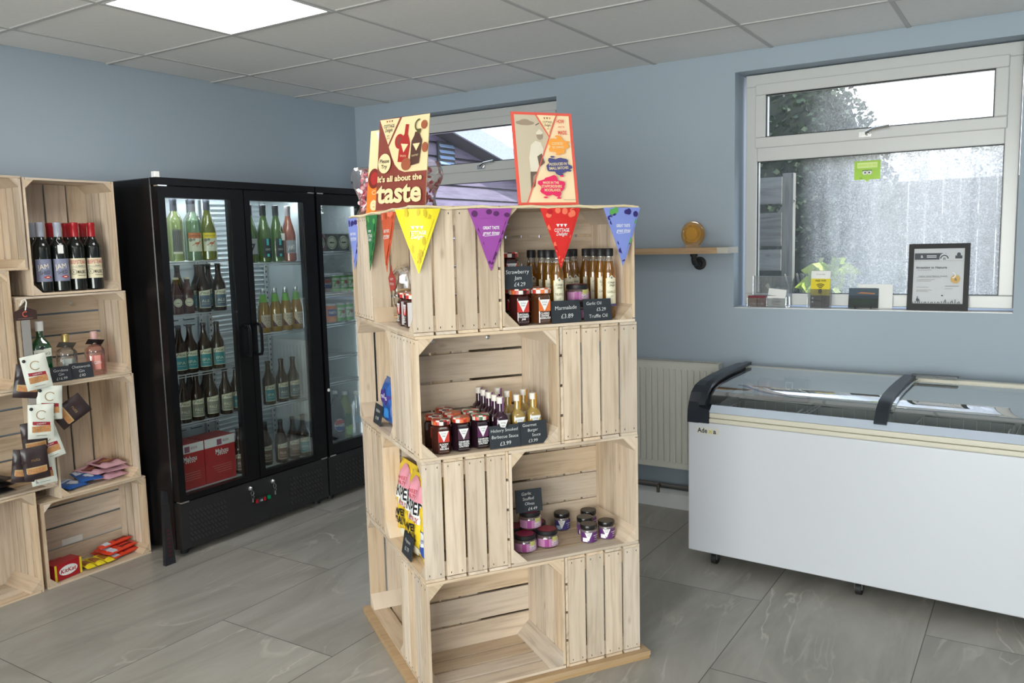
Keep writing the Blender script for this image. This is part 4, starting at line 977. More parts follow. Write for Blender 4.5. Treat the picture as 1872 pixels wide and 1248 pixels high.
def squat():
    t = thing('garlic_jar', '', 'jar'); r = .040
    MB().lathe([(0,.003),(r*.88,0),(r,.007),(r,.034),(r*.93,.042),(r*.86,.044)], 30).build('glass_body', tg('brine_purple', (.5,.35,.35), .12, .03, .7, (.20,.13,.13), .3), t)
    MB().lathe([(r*.90,.043),(r*.92,.045),(r*.92,.056),(r*.88,.058),(0,.058)], 30).build('lid', C_BK, t)
    MB().lathe([(r*.78,.0582),(r*.78,.0588),(0,.0588)], 26).build('lid_sticker', P('lid_crimson', 130, 25, 55, .4), t)
    a = Art(cylm(r), .008); c = P('garlic_label', 175, 120, 160); a.rect(-.050, .050, .007, .034, c); a.rect(-.02, -.006, .007, .034, P('garlic_mag', 150, 60, 130)); a.rect(.006, .030, .034, .041, P('garlic_olive', 185, 180, 110)); a.rect(.006, .030, .026, .034, P('garlic_olive', 185, 180, 110))
    a.text('GARLIC', .018, .024, .010, C_WHT, w=.028, bold=.02); a.text('STUFFED', .018, .016, .007, C_WHT, w=.028, bold=.02); a.text('OLIVES', .018, .0105, .005, C_WHT, w=.024); a.build('label', t)
    return t
KS = Kind(squat)
KS.put('squat garlic jar under another one in the top crate', SF.p(.598, .098, z1), SF.r+R(-8), 'squat garlic jars on the top shelf'); KS.put('squat garlic jar stacked on another in front of the oils', SF.p(.598, .098, z1+.0592), SF.r+R(-12), 'squat garlic jars on the top shelf')
sign('slate sign reading Marmalade leaning at the front of the top crate', SF.p(.513, .010, z1), SF.r+R(0), .106, .072, [('Marmalade', 0, .68, .25), ('£3.89', .02, .30, .28)], group=None)
sign('slate sign for garlic and truffle oil at the front right', SF.p(.628, .008, z1), SF.r+R(0), .104, .072, [('Garlic Oil', -.12, .80, .20), ('£5.29', .12, .52, .22), ('Truffle Oil', .0, .22, .23)], roll=R(1))
sign('slate sign reading Strawberry Jam propped on the jar lids', SF.p(.350, .024, z1+.1155), SF.r, .098, .071, [('Strawberry', 0, .76, .25), ('Jam', 0, .49, .24), ('£4.29', .05, .20, .25)], tilt=R(-6))
# second tier
z2 = TZ[2]+.0105
J1 = hexjar(GC, P('pan_red', 190, 50, 40), ['BLOODY', 'MARY', 'RELISH'], .0322, .108); J2 = hexjar(GP, P('pan_mauve', 75, 40, 60), ['CARAMELISED', 'RED ONION', 'CHUTNEY'], .0322, .108, (2,2,0,1,2,0)); J3 = hexjar(GP, P('pan_plum', 90, 35, 80), ['CARAMELISED', 'RED ONION', 'CHUTNEY'], .0322, .108, (0,3,1,0,3,1))
for K, s, d, lb in [(J1, .086, .048, 'red-brown relish jar at front left of the second crate'), (J2, .153, .052, 'chutney jar with orange lid, middle of the three in front'), (J3, .220, .058, 'chutney jar with red and green lid nearest the price signs'), (J1, .088, .128, 'jar behind the front left relish jar'), (J2, .153, .132, 'jar behind the middle chutney jar'), (J1, .150, .208, 'jar in the third row at the back'), (J3, .218, .138, 'jar behind the right chutney jar')]:
    K.put(lb, SF.p(s, d, z2), SF.r+R(-4), 'sauce and chutney jars in the second front crate')
def sauce(body, band, panel):
    def f():
        t = thing('sauce_bottle', '', 'bottle'); q = .9
        MB().lathe([(0,.003),(.019,.0,q),(.0215,.005,q),(.0215,.088,q),(.019,.099,.7),(.012,.108,.2),(.0105,.114),(.0100,.142),(0,.142)], 32).build('glass_body', body, t)
        MB().lathe([(.0118,.138),(.0122,.156),(.011,.158),(0,.158)], 22).build('cap', P('cap_cream', 222, 215, 205, .35), t)
        MB().lathe([(.0112,.110),(.0108,.138),(.0124,.139),(.0125,.153)], 22, lambda i, k: 0).build('neck_strip', band, t) if False else None
        m = MB(); vs = []; fs = []
        for k in range(6):
            an = -pi/2+.15+k*.28
            for z, r in ((.112, .0118), (.140, .0122), (.1575, .0128)): vs.append((r*cos(an), r*sin(an), z))
        for k in range(5):
            for j in range(2): fs.append((k*3+j, k*3+3+j, k*3+4+j, k*3+1+j))
        m.add(vs, fs, 0, True).build('neck_strip', band, t)
        a = Art(flat(-.0221, 0, 0)); a.rect(-.018, .018, .015, .075, panel); logo_tri(a, 0, .066, .034, .042); a.text('BBQ' if panel is C_BK else 'BURGER', 0, .035, .010, C_WHT, w=.024, bold=.02); a.build('label', t); return t
    return Kind(f)
SD_ = sauce(pm('sauce_dark', (.03,.008,.02), .08, coat=.4), P('strip_purple', 150, 100, 150), C_BK); SY = sauce(tg('sauce_yellow', (.85,.65,.2), .12, .03, .75, (.62,.42,.10), .35), P('strip_amber', 215, 150, 50), P('pan_mustard', 200, 160, 70))
for n, (s, d) in enumerate([(.285, .042), (.287, .092), (.289, .146), (.291, .200), (.293, .252), (.346, .205)]):
    SD_.put('%s dark purple sauce bottle' % ['frontmost', 'second', 'third', 'fourth', 'rearmost left', 'rear right'][n], SF.p(s, d, z2), SF.r+R(-4), 'dark barbecue sauce bottles')
for n, (s, d) in enumerate([(.350, .055), (.407, .057), (.351, .135), (.411, .138)]):
    SY.put('%s yellow burger sauce bottle' % ['front left', 'front right', 'back left', 'back right'][n], SF.p(s, d, z2), SF.r+R(-4), 'yellow burger sauce bottles')
sign('slate sign reading Hickory Smoked Barbecue Sauce at the shelf edge', SF.p(.286, .008, z2), SF.r+R(-2), .104, .072, [('Hickory Smoked', 0, .78, .19), ('Barbecue Sauce', 0, .50, .20), ('£3.99', 0, .20, .24)])
sign('slate sign reading Gourmet Burger Sauce at the shelf edge', SF.p(.386, .010, z2), SF.r+R(0), .100, .074, [('Gourmet', -.1, .84, .18), ('Burger', 0, .62, .18), ('Sauce', .1, .40, .18), ('£3.99', -.03, .16, .20)])
# third tier
z3 = TZ[1]+.0105
for n, (s, d, dz, lb) in enumerate([(.385, .100, 0, 'front left squat jar of garlic stuffed olives'), (.472, .108, 0, 'front right squat jar of garlic stuffed olives'), (.385, .188, 0, 'squat olive jar behind the front left one'), (.470, .196, 0, 'squat olive jar behind the front right one'), (.428, .150, .0592, 'squat olive jar stacked on top, carrying the sign')]):
    KS.put(lb, SF.p(s, d, z3+dz), SF.r+R(-8), 'squat jars of garlic stuffed olives')
def small(pan, pic):
    def f():
        t = thing('condiment_jar', '', 'jar'); r = .0290
        MB().lathe([(0,.003),(r*.9,0),(r,.005),(r,.040),(r*.95,.045),(r*.88,.047)], 26).build('glass_body', tg('jar_filled', (.55,.48,.5), .12, .03, .7, (.30,.24,.25), .3), t)
        MB().lathe([(r*.96,.046),(r*1.0,.048),(r*1.0,.060),(r*.95,.062),(0,.062)], 26).build('lid', pm('lid_black', (.012,.011,.011), .25), t)
        a = Art(cylm(r), .007); a.rect(-.038, .038, .004, .038, pan); a.rect(-.03, -.012, .006, .02, pic); a.poly([(-.022, .038), (.004, .038), (-.009, .008)], C_WHT); a.text('COTTAGE', -.009, .034, .004, C_BK, w=.014); a.text('Delight', -.009, .029, .004, C_BK, w=.010, shear=.3)
        a.text('caramelised', .017, .028, .005, C_WHT, w=.020, bold=.03); a.text('onion', .017, .021, .005, C_WHT, w=.012, bold=.03); a.line((.01, .013), (.025, .013), .001, C_WHT); a.build('label', t); return t
    return Kind(f)
K5 = small(P('small_purple', 95, 45, 110), C_WHT); K6 = small(P('small_indigo', 70, 60, 125), P('small_pale', 170, 190, 215))
for K, s, d, lb in [(K6, .592, .232, 'indigo-labelled small jar standing alone in the middle'), (K5, .617, .078, 'purple-labelled small jar at the front, left of two'), (K5, .690, .082, 'purple-labelled small jar at the front right'), (K5, .642, .150, 'purple-labelled small jar right behind the front left one'), (K5, .690, .212, 'purple-labelled small jar at the back right')]:
    K.put(lb, SF.p(s, d, z3), SF.r+R(-10), 'small black-lidded jars')
sign('slate sign reading Garlic Stuffed Olives standing on top of the stacked jar', SF.p(.418, .128, z3+.1184), SF.r+R(-4), .096, .078, [('Garlic', -.08, .82, .19), ('Stuffed', -.02, .60, .19), ('Olives', .02, .38, .18), ('£4.49', .12, .15, .19)], tilt=R(-7), roll=R(0))
# left side openings (items face -x of the stack)
LR = ST.r-pi/2
J1.put('chutney jar in the left side of the top crate, nearer the corner', SF.p(.052, .185, z1), LR, 'jars in the left side of the top tier'); J1.put('chutney jar in the left side of the top crate, further from corner', SF.p(.052, .255, z1), LR, 'jars in the left side of the top tier')
CELLO = tg('cellophane', (.95,.95,.95), .10, .10, .03, (.8,.8,.8))
m_, fm = pouch_mesh(.13, .19, .03, 5, crk=.004); t = thing('cracker_bag', 'clear cellophane bag of crackers with a red tag, left side top crate', 'bag', SF.p(.075, .375, z1), LR)
m_.build('cellophane_wrap', CELLO, t)
m = MB(); rd = random.Random(4)
for k in range(10): 
    M = Matrix.Translation((rd.uniform(-.035, .035), rd.uniform(-.006, .006), .015+.010*k)) @ Matrix.Rotation(rd.uniform(-.5, .5), 4, 'Y'); m.lathe([(.022, 0), (.024, .002), (.022, .005)], 14, 0, M)
m.build('crackers', P('cracker_tan', 205, 165, 110, .8), t)
m = MB().prism([(-.05, .150), (-.03, .105), (.025, .115), (.035, .150), (0, .175), (-.01, .195), (-.02, .175)], -.036, -.034); m.build('hang_tag', P('tag_red', 175, 45, 40), t)
a = Art(flat(-.0362)); a.text('HAPPY', -.005, .148, .012, C_WHT, w=.04); a.text('SNACKING', -.005, .132, .012, C_WHT, w=.05); a.build('tag_lettering', t)
def a_bt(a, w, h): a.blob(0, h*.62, w*.36, h*.16, P('bag_violet', 70, 50, 130), 4); a.text('nibbles', 0, h*.62, .026, C_WHT, w=w*.55, shear=.2); a.blob(0, h*.28, w*.3, h*.12, P('bag_sky', 60, 130, 200), 6)
pouch('snack_bag', 'snack bag', .14, .17, .03, P('bag_blue', 45, 90, 165, .3), a_bt, 21, .003).put('blue and violet snack bag in the left side of second tier', SF.p(.062, .520, z2+.002), LR)
sign('slate price sign leaning at the left side opening of second tier', SF.p(.010, .565, z2), LR, .10, .072, [('Nibbles', 0, .7, .24), ('£1.99', 0, .32, .26)])
YB = P('popcorn_yellow', 235, 200, 45, .32)
def a_pop(a, w, h):
    a.poly([(-w*.30, h*.66), (w*.46, h*.66), (w*.46, h*.88), (w*.1, h*.97), (-w*.12, h*.97)], P('popcorn_pink', 225, 150, 165)); a.rect(-w*.47, w*.47, h*.51, h*.69, C_WHT); a.text('PROPER', 0, h*.615, .058, C_BK, w=w*.88, bold=.03, shear=.1)
    a.text('SWEET', 0, h*.80, .018, C_RED, w=w*.4); a.text('SALTY', 0, h*.74, .016, C_RED, w=w*.4); a.rect(-w*.22, w*.42, h*.44, h*.51, C_WHT); a.text('NETFLIX', w*.10, h*.475, .024, C_RED, w=w*.52, bold=.03); a.text('X', -w*.32, h*.48, .014, C_BK)
    a.text('SWEET', -w*.02, h*.35, .034, C_BK, w=w*.6, bold=.04, rot=.08); a.text('& SALTY', 0, h*.25, .034, C_BK, w=w*.66, bold=.04, rot=.08); a.blob(w*.1, h*.10, w*.30, h*.06, P('pop_cream', 225, 215, 190), 3)
KPP = pouch('popcorn_bag', 'popcorn bag', .155, .275, .028, YB, a_pop, 31, .003)
for n, (t_, x_, r_, lb) in enumerate([(.392, .062, 4, 'yellow and pink popcorn bag, further back of the two front bags'), (.222, .048, 3, 'yellow and pink popcorn bag nearer the stack corner'), (.31, .125, 0, 'popcorn bag in the second row behind the front bags')]):
    o = KPP.put(lb, SF.p(x_, t_, z3+.002), LR+R(r_), 'popcorn bags in the left side of third tier')
    o.rotation_euler = (R(-4), 0, LR+R(r_))
def a_cr(a, w, h): a.rect(-w*.47, w*.47, h*.15, h*.62, P('crisp_blue', 45, 80, 160)); a.blob(0, h*.45, w*.38, h*.15, C_WHT, 8); a.text('Jumpin', 0, h*.45, .030, P('crisp_blue', 45, 80, 160), w=w*.6, shear=.3, rot=.2)
pouch('snack_bag', 'snack bag', .085, .20, .018, YB, a_cr, 41, .003).put('yellow and blue snack bag at the corner below the popcorn', SF.p(.045, .098, z3+.002), LR)
sign('slate price sign in front of the popcorn bags on the left side', SF.p(.006, .225, z3), LR, .105, .075, [('Popcorn', 0, .7, .22), ('£1.79', 0, .35, .26)])

# bunting
ZT = TZ[4]+.0005; zb = ZT-.010
SCR = {'y': P('flag_yellow', 240, 220, 40, .6), 'y2': P('flag_yellow2', 205, 180, 35, .6), 'p': P('flag_purple', 150, 70, 155, .6), 'p2': P('flag_purple2', 85, 30, 90, .6), 'r': P('flag_red', 215, 40, 35, .6), 'r2': P('flag_red2', 190, 20, 30, .6), 'r3': P('flag_coral', 240, 120, 90, .6),
       'b': P('flag_blue', 130, 145, 215, .6), 'b2': P('flag_navy', 50, 40, 110, .6), 'g': P('flag_green', 45, 120, 70, .6), 'g2': P('flag_green2', 95, 165, 85, .6), 'o': P('flag_orange', 205, 90, 55, .6), 'o2': P('flag_rust', 175, 75, 40, .6)}
rb = thing('bunting', 'cream ribbon bunting along the top edge of the island stack', 'bunting', SF.p(0, 0, 0), SF.r)
m = MB()
pts = [(-.006, .775, zb+.004)]+[(-.006-.002*sin(k*1.9), .775-.775*k/14, zb+.004+.003*sin(k*1.3)) for k in range(1, 14)]+[(-.008, -.008, zb+.007)]+[(.775*k/14, -.006-.002*sin(k*1.7), zb+.004+.003*sin(k*2.1)) for k in range(1, 15)]
m.tube(pts, .0042, 6).build('ribbon', P('ribbon_cream', 225, 208, 170, .8), rb)
def flag(x, y, rz, c, pat, words, curl, seed, w=.142, h=.188):
    e = bpy.data.objects.new('pennant', None); COL.objects.link(e); e.parent = rb; e.location = (x, y, zb); e.rotation_euler.z = rz
    cf = lambda px, pz: -curl*(px/(w/2))**2*.02*-1 - .006*sin(pz*22+seed)*(pz/-h)
    m = MB(); n = 8; vs = []; fs = []
    for s_ in (0, .0012):
        for j in range(n+1):
            f = j/n
            for i in range(n+1):
                px = (-w/2+w*i/n)*(1-f*.985); pz = -h*f; vs.append((px, cf(px, pz)+s_-.003, pz))
    K = (n+1)**2
    for j in range(n):
        for i in range(n):
            q = j*(n+1)+i; fs.append((q, q+n+1, q+n+2, q+1)); fs.append((K+q, K+q+1, K+q+n+2, K+q+n+1))
    rim = list(range(n+1))+[j*(n+1)+n for j in range(1, n+1)]+[n*(n+1)+i for i in range(n-1, -1, -1)]+[j*(n+1) for j in range(n-1, 0, -1)]
    for p, q in zip(rim, rim[1:]+rim[:1]): fs.append((p, q, q+K, p+K))
    m.add(vs, fs, 0, True); 
    a = Art(lambda px, pz, l: (px, cf(px, pz)-.0034-LY*l, pz), .016)
    rd = random.Random(seed)
    tri = [(-w*.36, -h*.16), (w*.36, -h*.16), (0, -h*.88)]
    for k in range(46):
        pz = -h*rd.uniform(.03, .95); hw = w/2*(1-abs(pz)/h); px = rd.uniform(-hw*.93, hw*.93)
        s_ = min(.010, hw*.5)
        if hw-abs(px) < s_*.9: continue
        if pz < -h*.13 and abs(px) < hw-.024: continue
        q = pat[k % len(pat)]
        if c == 'y': a.blob(px, pz, s_*.5, s_*1.2, SCR[q], k, 10, .2)
        else: a.ell(px, pz, s_, s_*rd.uniform(.7, 1.1), SCR[q], 9, ly=1+k % 3)
    a.ly = 6
    a.poly(tri, SCR[c])
    if words == 'c':
        for k in (-1, 0, 1): a.poly([(k*.013-.006, -.050), (k*.013+.006, -.050), (k*.013, -.060)], C_WHT)
        a.text('COTTAGE', 0, -.069, .015, C_WHT, w=.052, bold=.02); a.text('Delight', 0, -.081, .015, C_WHT, w=.040, shear=.35, bold=.01)
    else:
        a.text('GREAT TASTE', 0, -.058, .013, C_WHT, w=.052, bold=.02); a.text('great times', 0, -.073, .016, C_WHT, w=.054, shear=.35, bold=.01); a.line((-.022, -.083), (.024, -.080), .0012, C_WHT)
    # one part per pennant: cloth plus its print
    base = len(a.mats); mats = a.mats+[SCR[c]]
    mbk = a.mb; mbk.add([tuple(v) for v in m.v], m.f, base, True)
    e2 = mbk.build('pennant', mats, rb); e2.location = e.location; e2.rotation_euler.z = rz
    bpy.data.objects.remove(e); return e2
flag(.012, -.020, R(-24), 'y', ['y2', 'y2', 'y'], 'c', 1.4, 1, w=.135)['label'] = 'yellow pennant curling round the corner'
flag(.247, -.008, R(-3), 'p', ['p2', 'p2'], 'g', .1, 2)['label'] = 'purple pennant with blackberry border'
flag(.486, -.008, 0, 'r', ['r3', 'r2', 'r3'], 'c', .1, 3)['label'] = 'red pennant with strawberry border'
flag(.711, -.008, R(2), 'b', ['b2', 'b2', 'g2'], 'g', .1, 4)['label'] = 'pale blue pennant with dark berry border'
flag(-.008, .235, -pi/2+R(4), 'o', ['o2', 'r3'], 'g', .3, 5)['label'] = 'orange pennant on the left side'
flag(-.008, .452, -pi/2+R(2), 'g', ['g2', 'g2'], 'c', .3, 6)['label'] = 'green pennant on the left side'
flag(-.010, .700, -pi/2+R(10), 'b', ['b2', 'b2'], 'g', .5, 7)['label'] = 'blue pennant at the far left corner'
# posters
def poster(lb, x, y, yaw, lean, artfn, edge):
    t = thing('poster_board', lb, 'poster', (x, y, ZT), yaw); t.rotation_euler = (-lean, 0, yaw)
    MB().box(-.105, .105, 0, .002, 0, .297).build('board', edge, t)
    MB().prism([(-.03, 0.001), (.03, 0.001), (.0, .16)], .0022, .004).build('strut', PAPER, t)
    a = Art(flat(-.0003)); artfn(a); a.build('print', t); return t
MR = P('post_maroon', 135, 62, 50, .5); CRM = P('post_cream', 236, 214, 165, .5); RDB = P('post_red', 170, 35, 30); BRD = P('post_brown', 80, 48, 38); OLV = P('post_olive', 85, 80, 40); TER = P('post_terra', 160, 85, 55)
def a_taste(a):
    a.rect(-.105, .105, 0, .297, MR)
    a.poly([(.105, .296), (-.008, .296), (-.060, .205), (-.045, .172), (-.030, .145), (-.012, .128), (.012, .119), (.105, .119)], CRM)
    a.poly([(-.103, .295), (-.018, .295), (-.063, .212)], CRM); 
    for k, c in enumerate((RDB, CRM, OLV)): a.poly([(-.075+.011*k, .290), (-.067+.011*k, .290), (-.071+.011*k, .283)], c if k != 1 else TER)
    a.text('COTTAGE', -.061, .272, .015, C_BK, w=.046, bold=.01); a.text('Delight', -.061, .259, .016, C_BK, w=.034, shear=.35); a.text('EST', -.062, .240, .007, C_BK); a.text('1974', -.062, .232, .007, C_BK)
    def bot(x, z, k, c, rot):
        M = lambda p: (x+(p[0]*cos(rot)-p[1]*sin(rot))*k, z+(p[0]*sin(rot)+p[1]*cos(rot))*k)
        a.poly([M(p) for p in [(-.018, 0), (.018, 0), (.019, .055), (.012, .070), (.006, .080), (.006, .108), (-.006, .108), (-.006, .080), (-.012, .070), (-.019, .055)]], c)
        a.poly([M(p) for p in [(-.014, .052), (.014, .052), (0, .028)]], CRM); a.text('SAUCE', *M((0, .018)), .008*k, CRM, w=.022*k, rot=rot)
    a.ell(-.012, .218, .020, .024, RDB, 18); a.ell(-.012, .218, .012, .015, MR, 14)
    bot(.004, .150, 1.12, RDB, -.12)
    a.poly([(.036, .136), (.074, .142), (.083, .215), (.072, .232), (.050, .230), (.040, .214)], BRD); a.poly([(.050, .228), (.074, .230), (.070, .243), (.054, .242)], BRD); a.poly([(.046, .205), (.076, .206), (.062, .182)], CRM); a.text('CHUTNEY', .058, .168, .008, CRM, w=.028, rot=.08)
    a.ell(.022, .142, .020, .020, TER, 18); a.ring(.072, .262, .018, .005, OLV, 12, 1.6, 4.6); a.ell(.090, .262, .012, .014, TER, 14); a.poly([(.060, .250), (.080, .250), (.074, .236), (.066, .236)], OLV); a.ell(.098, .190, .012, .016, TER, 14)
    a.ell(-.068, .150, .027, .032, CRM, 22); a.text('Please', -.068, .158, .017, C_BK, w=.040, bold=.02); a.text('Try', -.068, .140, .017, C_BK, bold=.02)
    a.text("It's all about the", 0, .099, .026, CRM, w=.186, bold=.03); a.text('taste', 0, .055, .092, CRM, w=.188, bold=.03)
poster('brown and cream poster reading It is all about the taste', -1.747, 2.089, -.024, .135, a_taste, CRM)
ORG = P('post_orange', 225, 125, 35, .5)
def a_org(a):
    a.rect(-.105, .105, 0, .297, ORG); a.poly([(-.105, .297), (.105, .297), (.105, .16), (.02, .13), (-.105, .13)], CRM); a.ell(-.075, .125, .028, .036, P('post_dkred', 115, 35, 25), 20); a.ell(-.073, .125, .018, .024, RDB, 18); a.poly([(-.078, .29), (0, .29), (-.04, .215)], C_WHT); a.text('Cooked to', -.02, .075, .022, CRM, w=.12); a.text('enjoy', -.01, .038, .07, CRM, w=.15, bold=.04)
px_, py_, _ = SF.p(.066, .50, 0)
poster('orange and cream poster mostly hidden behind the brown one', px_, py_, -.05, .15, a_org, CRM)
COR = P('post_coral', 232, 95, 80, .5); SEP = P('post_sepia', 205, 190, 165, .6); SEP2 = P('post_sepia2', 165, 145, 125, .6); SEP3 = P('post_sepia3', 110, 92, 82, .6)
def a_made(a):
    a.rect(-.105, .105, 0, .297, COR); a.rect(-.095, .095, .009, .288, P('post_peach', 250, 222, 180, .5))
    a.poly([(-.095, .288), (-.022, .288), (.016, .218), (-.072, .009), (-.095, .009)], SEP)
    # sepia picture: pendant lamp, worker in a white coat at a pan
    a.ell(-.060, .262, .032, .008, SEP2, 18); a.ell(-.060, .266, .018, .008, SEP2, 14); a.line((-.025, .255), (-.012, .262), .003, SEP3)
    CO = P('post_coat', 228, 218, 198, .6)
    a.poly([(-.056, .150), (-.046, .192), (-.030, .205), (-.012, .200), (-.004, .180), (-.010, .140), (-.020, .110), (-.054, .105)], CO); a.ell(-.014, .222, .011, .014, SEP2, 16); a.poly([(-.026, .230), (-.014, .243), (-.002, .232), (-.006, .226), (-.024, .225)], CO)
    a.poly([(-.020, .172), (-.002, .150), (.0, .140), (-.022, .150)], CO); a.poly([(-.024, .120), (-.004, .135), (-.012, .165), (-.028, .155)], SEP3); a.poly([(-.056, .106), (-.034, .106), (-.044, .060), (-.058, .050)], SEP3); a.poly([(-.048, .092), (-.036, .100), (-.040, .080), (-.052, .070)], SEP2)
    a.line((-.024, .289), (.019, .216), .0035, COR); a.line((.050, .289), (-.075, .008), .0035, COR)
    a.poly([(-.018, .287), (.046, .287), (.017, .228)], P('post_peach', 250, 222, 180, .5))
    for k, c in enumerate((TER, OLV, ORG)): a.poly([(.003+.009*k, .280), (.010+.009*k, .280), (.0065+.009*k, .273)], c)
    a.text('COTTAGE', .015, .265, .010, OLV, w=.032); a.text('Delight', .015, .255, .011, OLV, w=.024, shear=.35); a.text('EST', .016, .243, .005, OLV)
    a.text('HOW', .060, .268, .017, COR, w=.026, bold=.02); a.text("we're", .062, .251, .010, COR, shear=.3); a.text('MADE', .064, .232, .017, COR, w=.030, bold=.02)
    NV = P('post_navy', 80, 80, 130); PKK = P('post_pink', 232, 45, 100); OG2 = P('post_or2', 250, 165, 70)
    a.blob(.045, .190, .034, .026, OG2, 3); a.text('COOKED', .043, .196, .012, CRM, w=.040, bold=.02, rot=.05); a.text('BY HAND', .045, .184, .011, CRM, w=.040, bold=.02, rot=.05)
    a.blob(.040, .124, .042, .026, NV, 9); a.text('PRODUCED IN', .038, .130, .012, CRM, w=.062, bold=.02, rot=.06); a.text('SMALL BATCHES', .040, .117, .012, CRM, w=.068, bold=.02, rot=.06)
    a.blob(.010, .058, .044, .032, PKK, 14); a.text('MADE IN THE', .008, .070, .011, CRM, w=.055, bold=.02); a.text('STAFFORDSHIRE', .010, .058, .012, CRM, w=.070, bold=.02); a.text('MOORLANDS', .011, .046, .012, CRM, w=.055, bold=.02)
    for x, z, c in ((.020, .152, NV), (.075, .108, NV), (.045, .095, NV), (.042, .218, OG2), (.078, .200, OG2), (.040, .160, OG2), (-.016, .022, PKK), (.030, .020, PKK), (.046, .090, PKK)): a.ell(x, z, .008, .003, c, 10)
    a.line((.045, .014), (.09, .014), .0015, SEP2)
poster('coral-edged poster with a worker photo and three splash slogans', -1.328, 2.319, .947, .158, a_made, COR)
# cellophane sweet bags on top
def candy():
    t = thing('sweet_bag', '', 'sweet bag'); m, fm = pouch_mesh(.12, .17, .030, 17, crk=.006)
    for i in range(len(m.v)):
        v = m.v[i]; k = 1+.5*max(0, (v.z-.10)/.07)*abs(sin(v.x*90)); m.v[i] = Vector((v.x*(1-.25*sin(v.z/.17*pi*2)), v.y*k, v.z))
    m.build('cellophane_wrap', CELLO, t)
    rd = random.Random(9); pk = [P('heart_pink', 235, 120, 140, .4), P('heart_light', 240, 185, 190, .4), P('heart_red', 200, 40, 75, .4)]; m = MB()
    for k in range(110):
        z = rd.uniform(.012, .150); x = rd.uniform(-.046, .046)*(1-.3*z/.15); y = rd.uniform(-.014, .014)
        M = Matrix.Translation((x, y, z)) @ Euler((rd.uniform(0, 3), rd.uniform(0, 3), 0)).to_matrix().to_4x4()
        m.lathe([(0, -.004), (.006, -.0025), (.008, 0), (.006, .0025), (0, .004)], 8, k % 3, M)
    o = m.build('heart_sweets', pk, t); o['kind'] = 'stuff'; return t
KC2 = Kind(candy)
x, y, z = SF.p(.045, .640, ZT); KC2.put('cellophane bag of pink heart sweets sticking out left of the posters', (x, y, z), R(20), 'bags of pink heart sweets')
x, y, z = SF.p(.170, .420, ZT); KC2.put('cellophane bag of pink heart sweets sticking out right of the brown poster', (x, y, z), R(35), 'bags of pink heart sweets')

# ------------------------------------------------------------------ wall shelf, award
t = thing('wall_shelf', 'short oak plank shelf on black pipe bracket beside the window', 'shelf', (-1.70, YW, 1.378))
o = MB().box(-.42, .345, -.165, -.004, 0, .030).build('plank', OAK, t); MB().box(.3452, .40, -.165, -.004, 0, .030).build('end_cut', P('shelf_end', 190, 185, 175, .7), t)
def bracket(x):
    m = MB(); M = Matrix.Translation((x, 0, -.052)) @ Matrix.Rotation(pi/2, 4, 'X')
    m.lathe([(.034, 0), (.034, .006), (.018, .010), (.017, .028)], 24, 0, M); m.tube([(x, -.02, -.052), (x, -.060, -.052), (x, -.078, -.048), (x, -.088, -.034), (x, -.090, -.001)], .014, 14); m.lathe([(.019, 0), (.019, .012)], 16, 0, Matrix.Translation((x, -.09, -.014))); m.lathe([(.019, 0), (.019, .012)], 16, 0, Matrix.Translation((x, -.034, -.052)) @ Matrix.Rotation(pi/2, 4, 'X'))
    m.build('pipe_bracket', BLACKM, t)
bracket(.20); bracket(-.30)
t = thing('award_plaque', 'round amber award disc with ring of lettering on the oak shelf', 'award', (-1.500, YW-.105, 1.4085), R(-8))
AMB = tg('amber_acrylic', (.95,.72,.35), .15, .05, .45, (.75,.45,.15), .5); GLD = P('award_gold', 205, 150, 60, .3, metal=.4)
M = Matrix.Translation((0, .006, .068)) @ Matrix.Rotation(pi/2, 4, 'X')
MB().lathe([(.056, 0), (.064, .002), (.066, .006), (.064, .010), (.056, .012)], 40, 0, M).build('disc', AMB, t); MB().lathe([(.047, 0), (.047, .0012)], 36, 0, Matrix.Translation((0, -.0062, .070)) @ Matrix.Rotation(pi/2, 4, 'X')).build('medallion', GLD, t)
MB().prism([(-.040, .0), (.040, .0), (.036, .012), (-.036, .012)], -.012, .014).build('base', AMB, t)
a = Art(flat(-.0078, 0, .070)); DG = P('award_dark', 120, 75, 25, .4)
for k in range(26):
    an = R(215)-R(250)*k/25; a.text('WINNER OF THE TASTE AWARD '[k], .041*cos(an), .041*sin(an), .010, DG, rot=an-pi/2)
a.ring(0, 0, .034, .0012, DG); a.text('2023', 0, -.046, .010, DG); a.build('lettering', t)

# ------------------------------------------------------------------ radiator
RM = P('radiator_cream', 205, 205, 196, .35)
t = thing('radiator', 'white ribbed panel radiator on the wall under the oak shelf', 'radiator', (-1.95, YW-.035, .245))
w, h = 1.16, .57
m = MB().box(-w/2, w/2, -.062, -.052, 0, h); n = int(w/.0333)
for i in range(n):
    x = -w/2+.02+.0333*i; m.prism([(x, .035), (x+.016, .035), (x+.014, h-.035), (x+.002, h-.035)], -.070, -.0615)
o = m.build('front_panel', RM, t); b = o.modifiers.new('b', 'BEVEL'); b.width = .003; b.segments = 2; b.limit_method = 'ANGLE'
MB().box(-w/2, w/2, -.012, 0, .0, h).build('rear_panel', RM, t)
m = MB().box(-w/2, w/2, -.064, -.060, h, h+.004).box(-w/2, w/2, -.002, .002, h, h+.004)
for i in range(int(w/.012)): m.box(-w/2+.012*i, -w/2+.012*i+.004, -.060, -.002, h, h+.003)
m.build('top_grille', RM, t)
MB().box(-w/2-.004, -w/2, -.064, .002, 0, h+.004).build('side_cover', RM, t); MB().box(w/2, w/2+.004, -.064, .002, 0, h+.004).build('side_cover', RM, t)
MB().cyl((w/2+.004, -.035, h-.03), (w/2+.018, -.035, h-.03), .009).build('bleed_plug', CHROME, t)
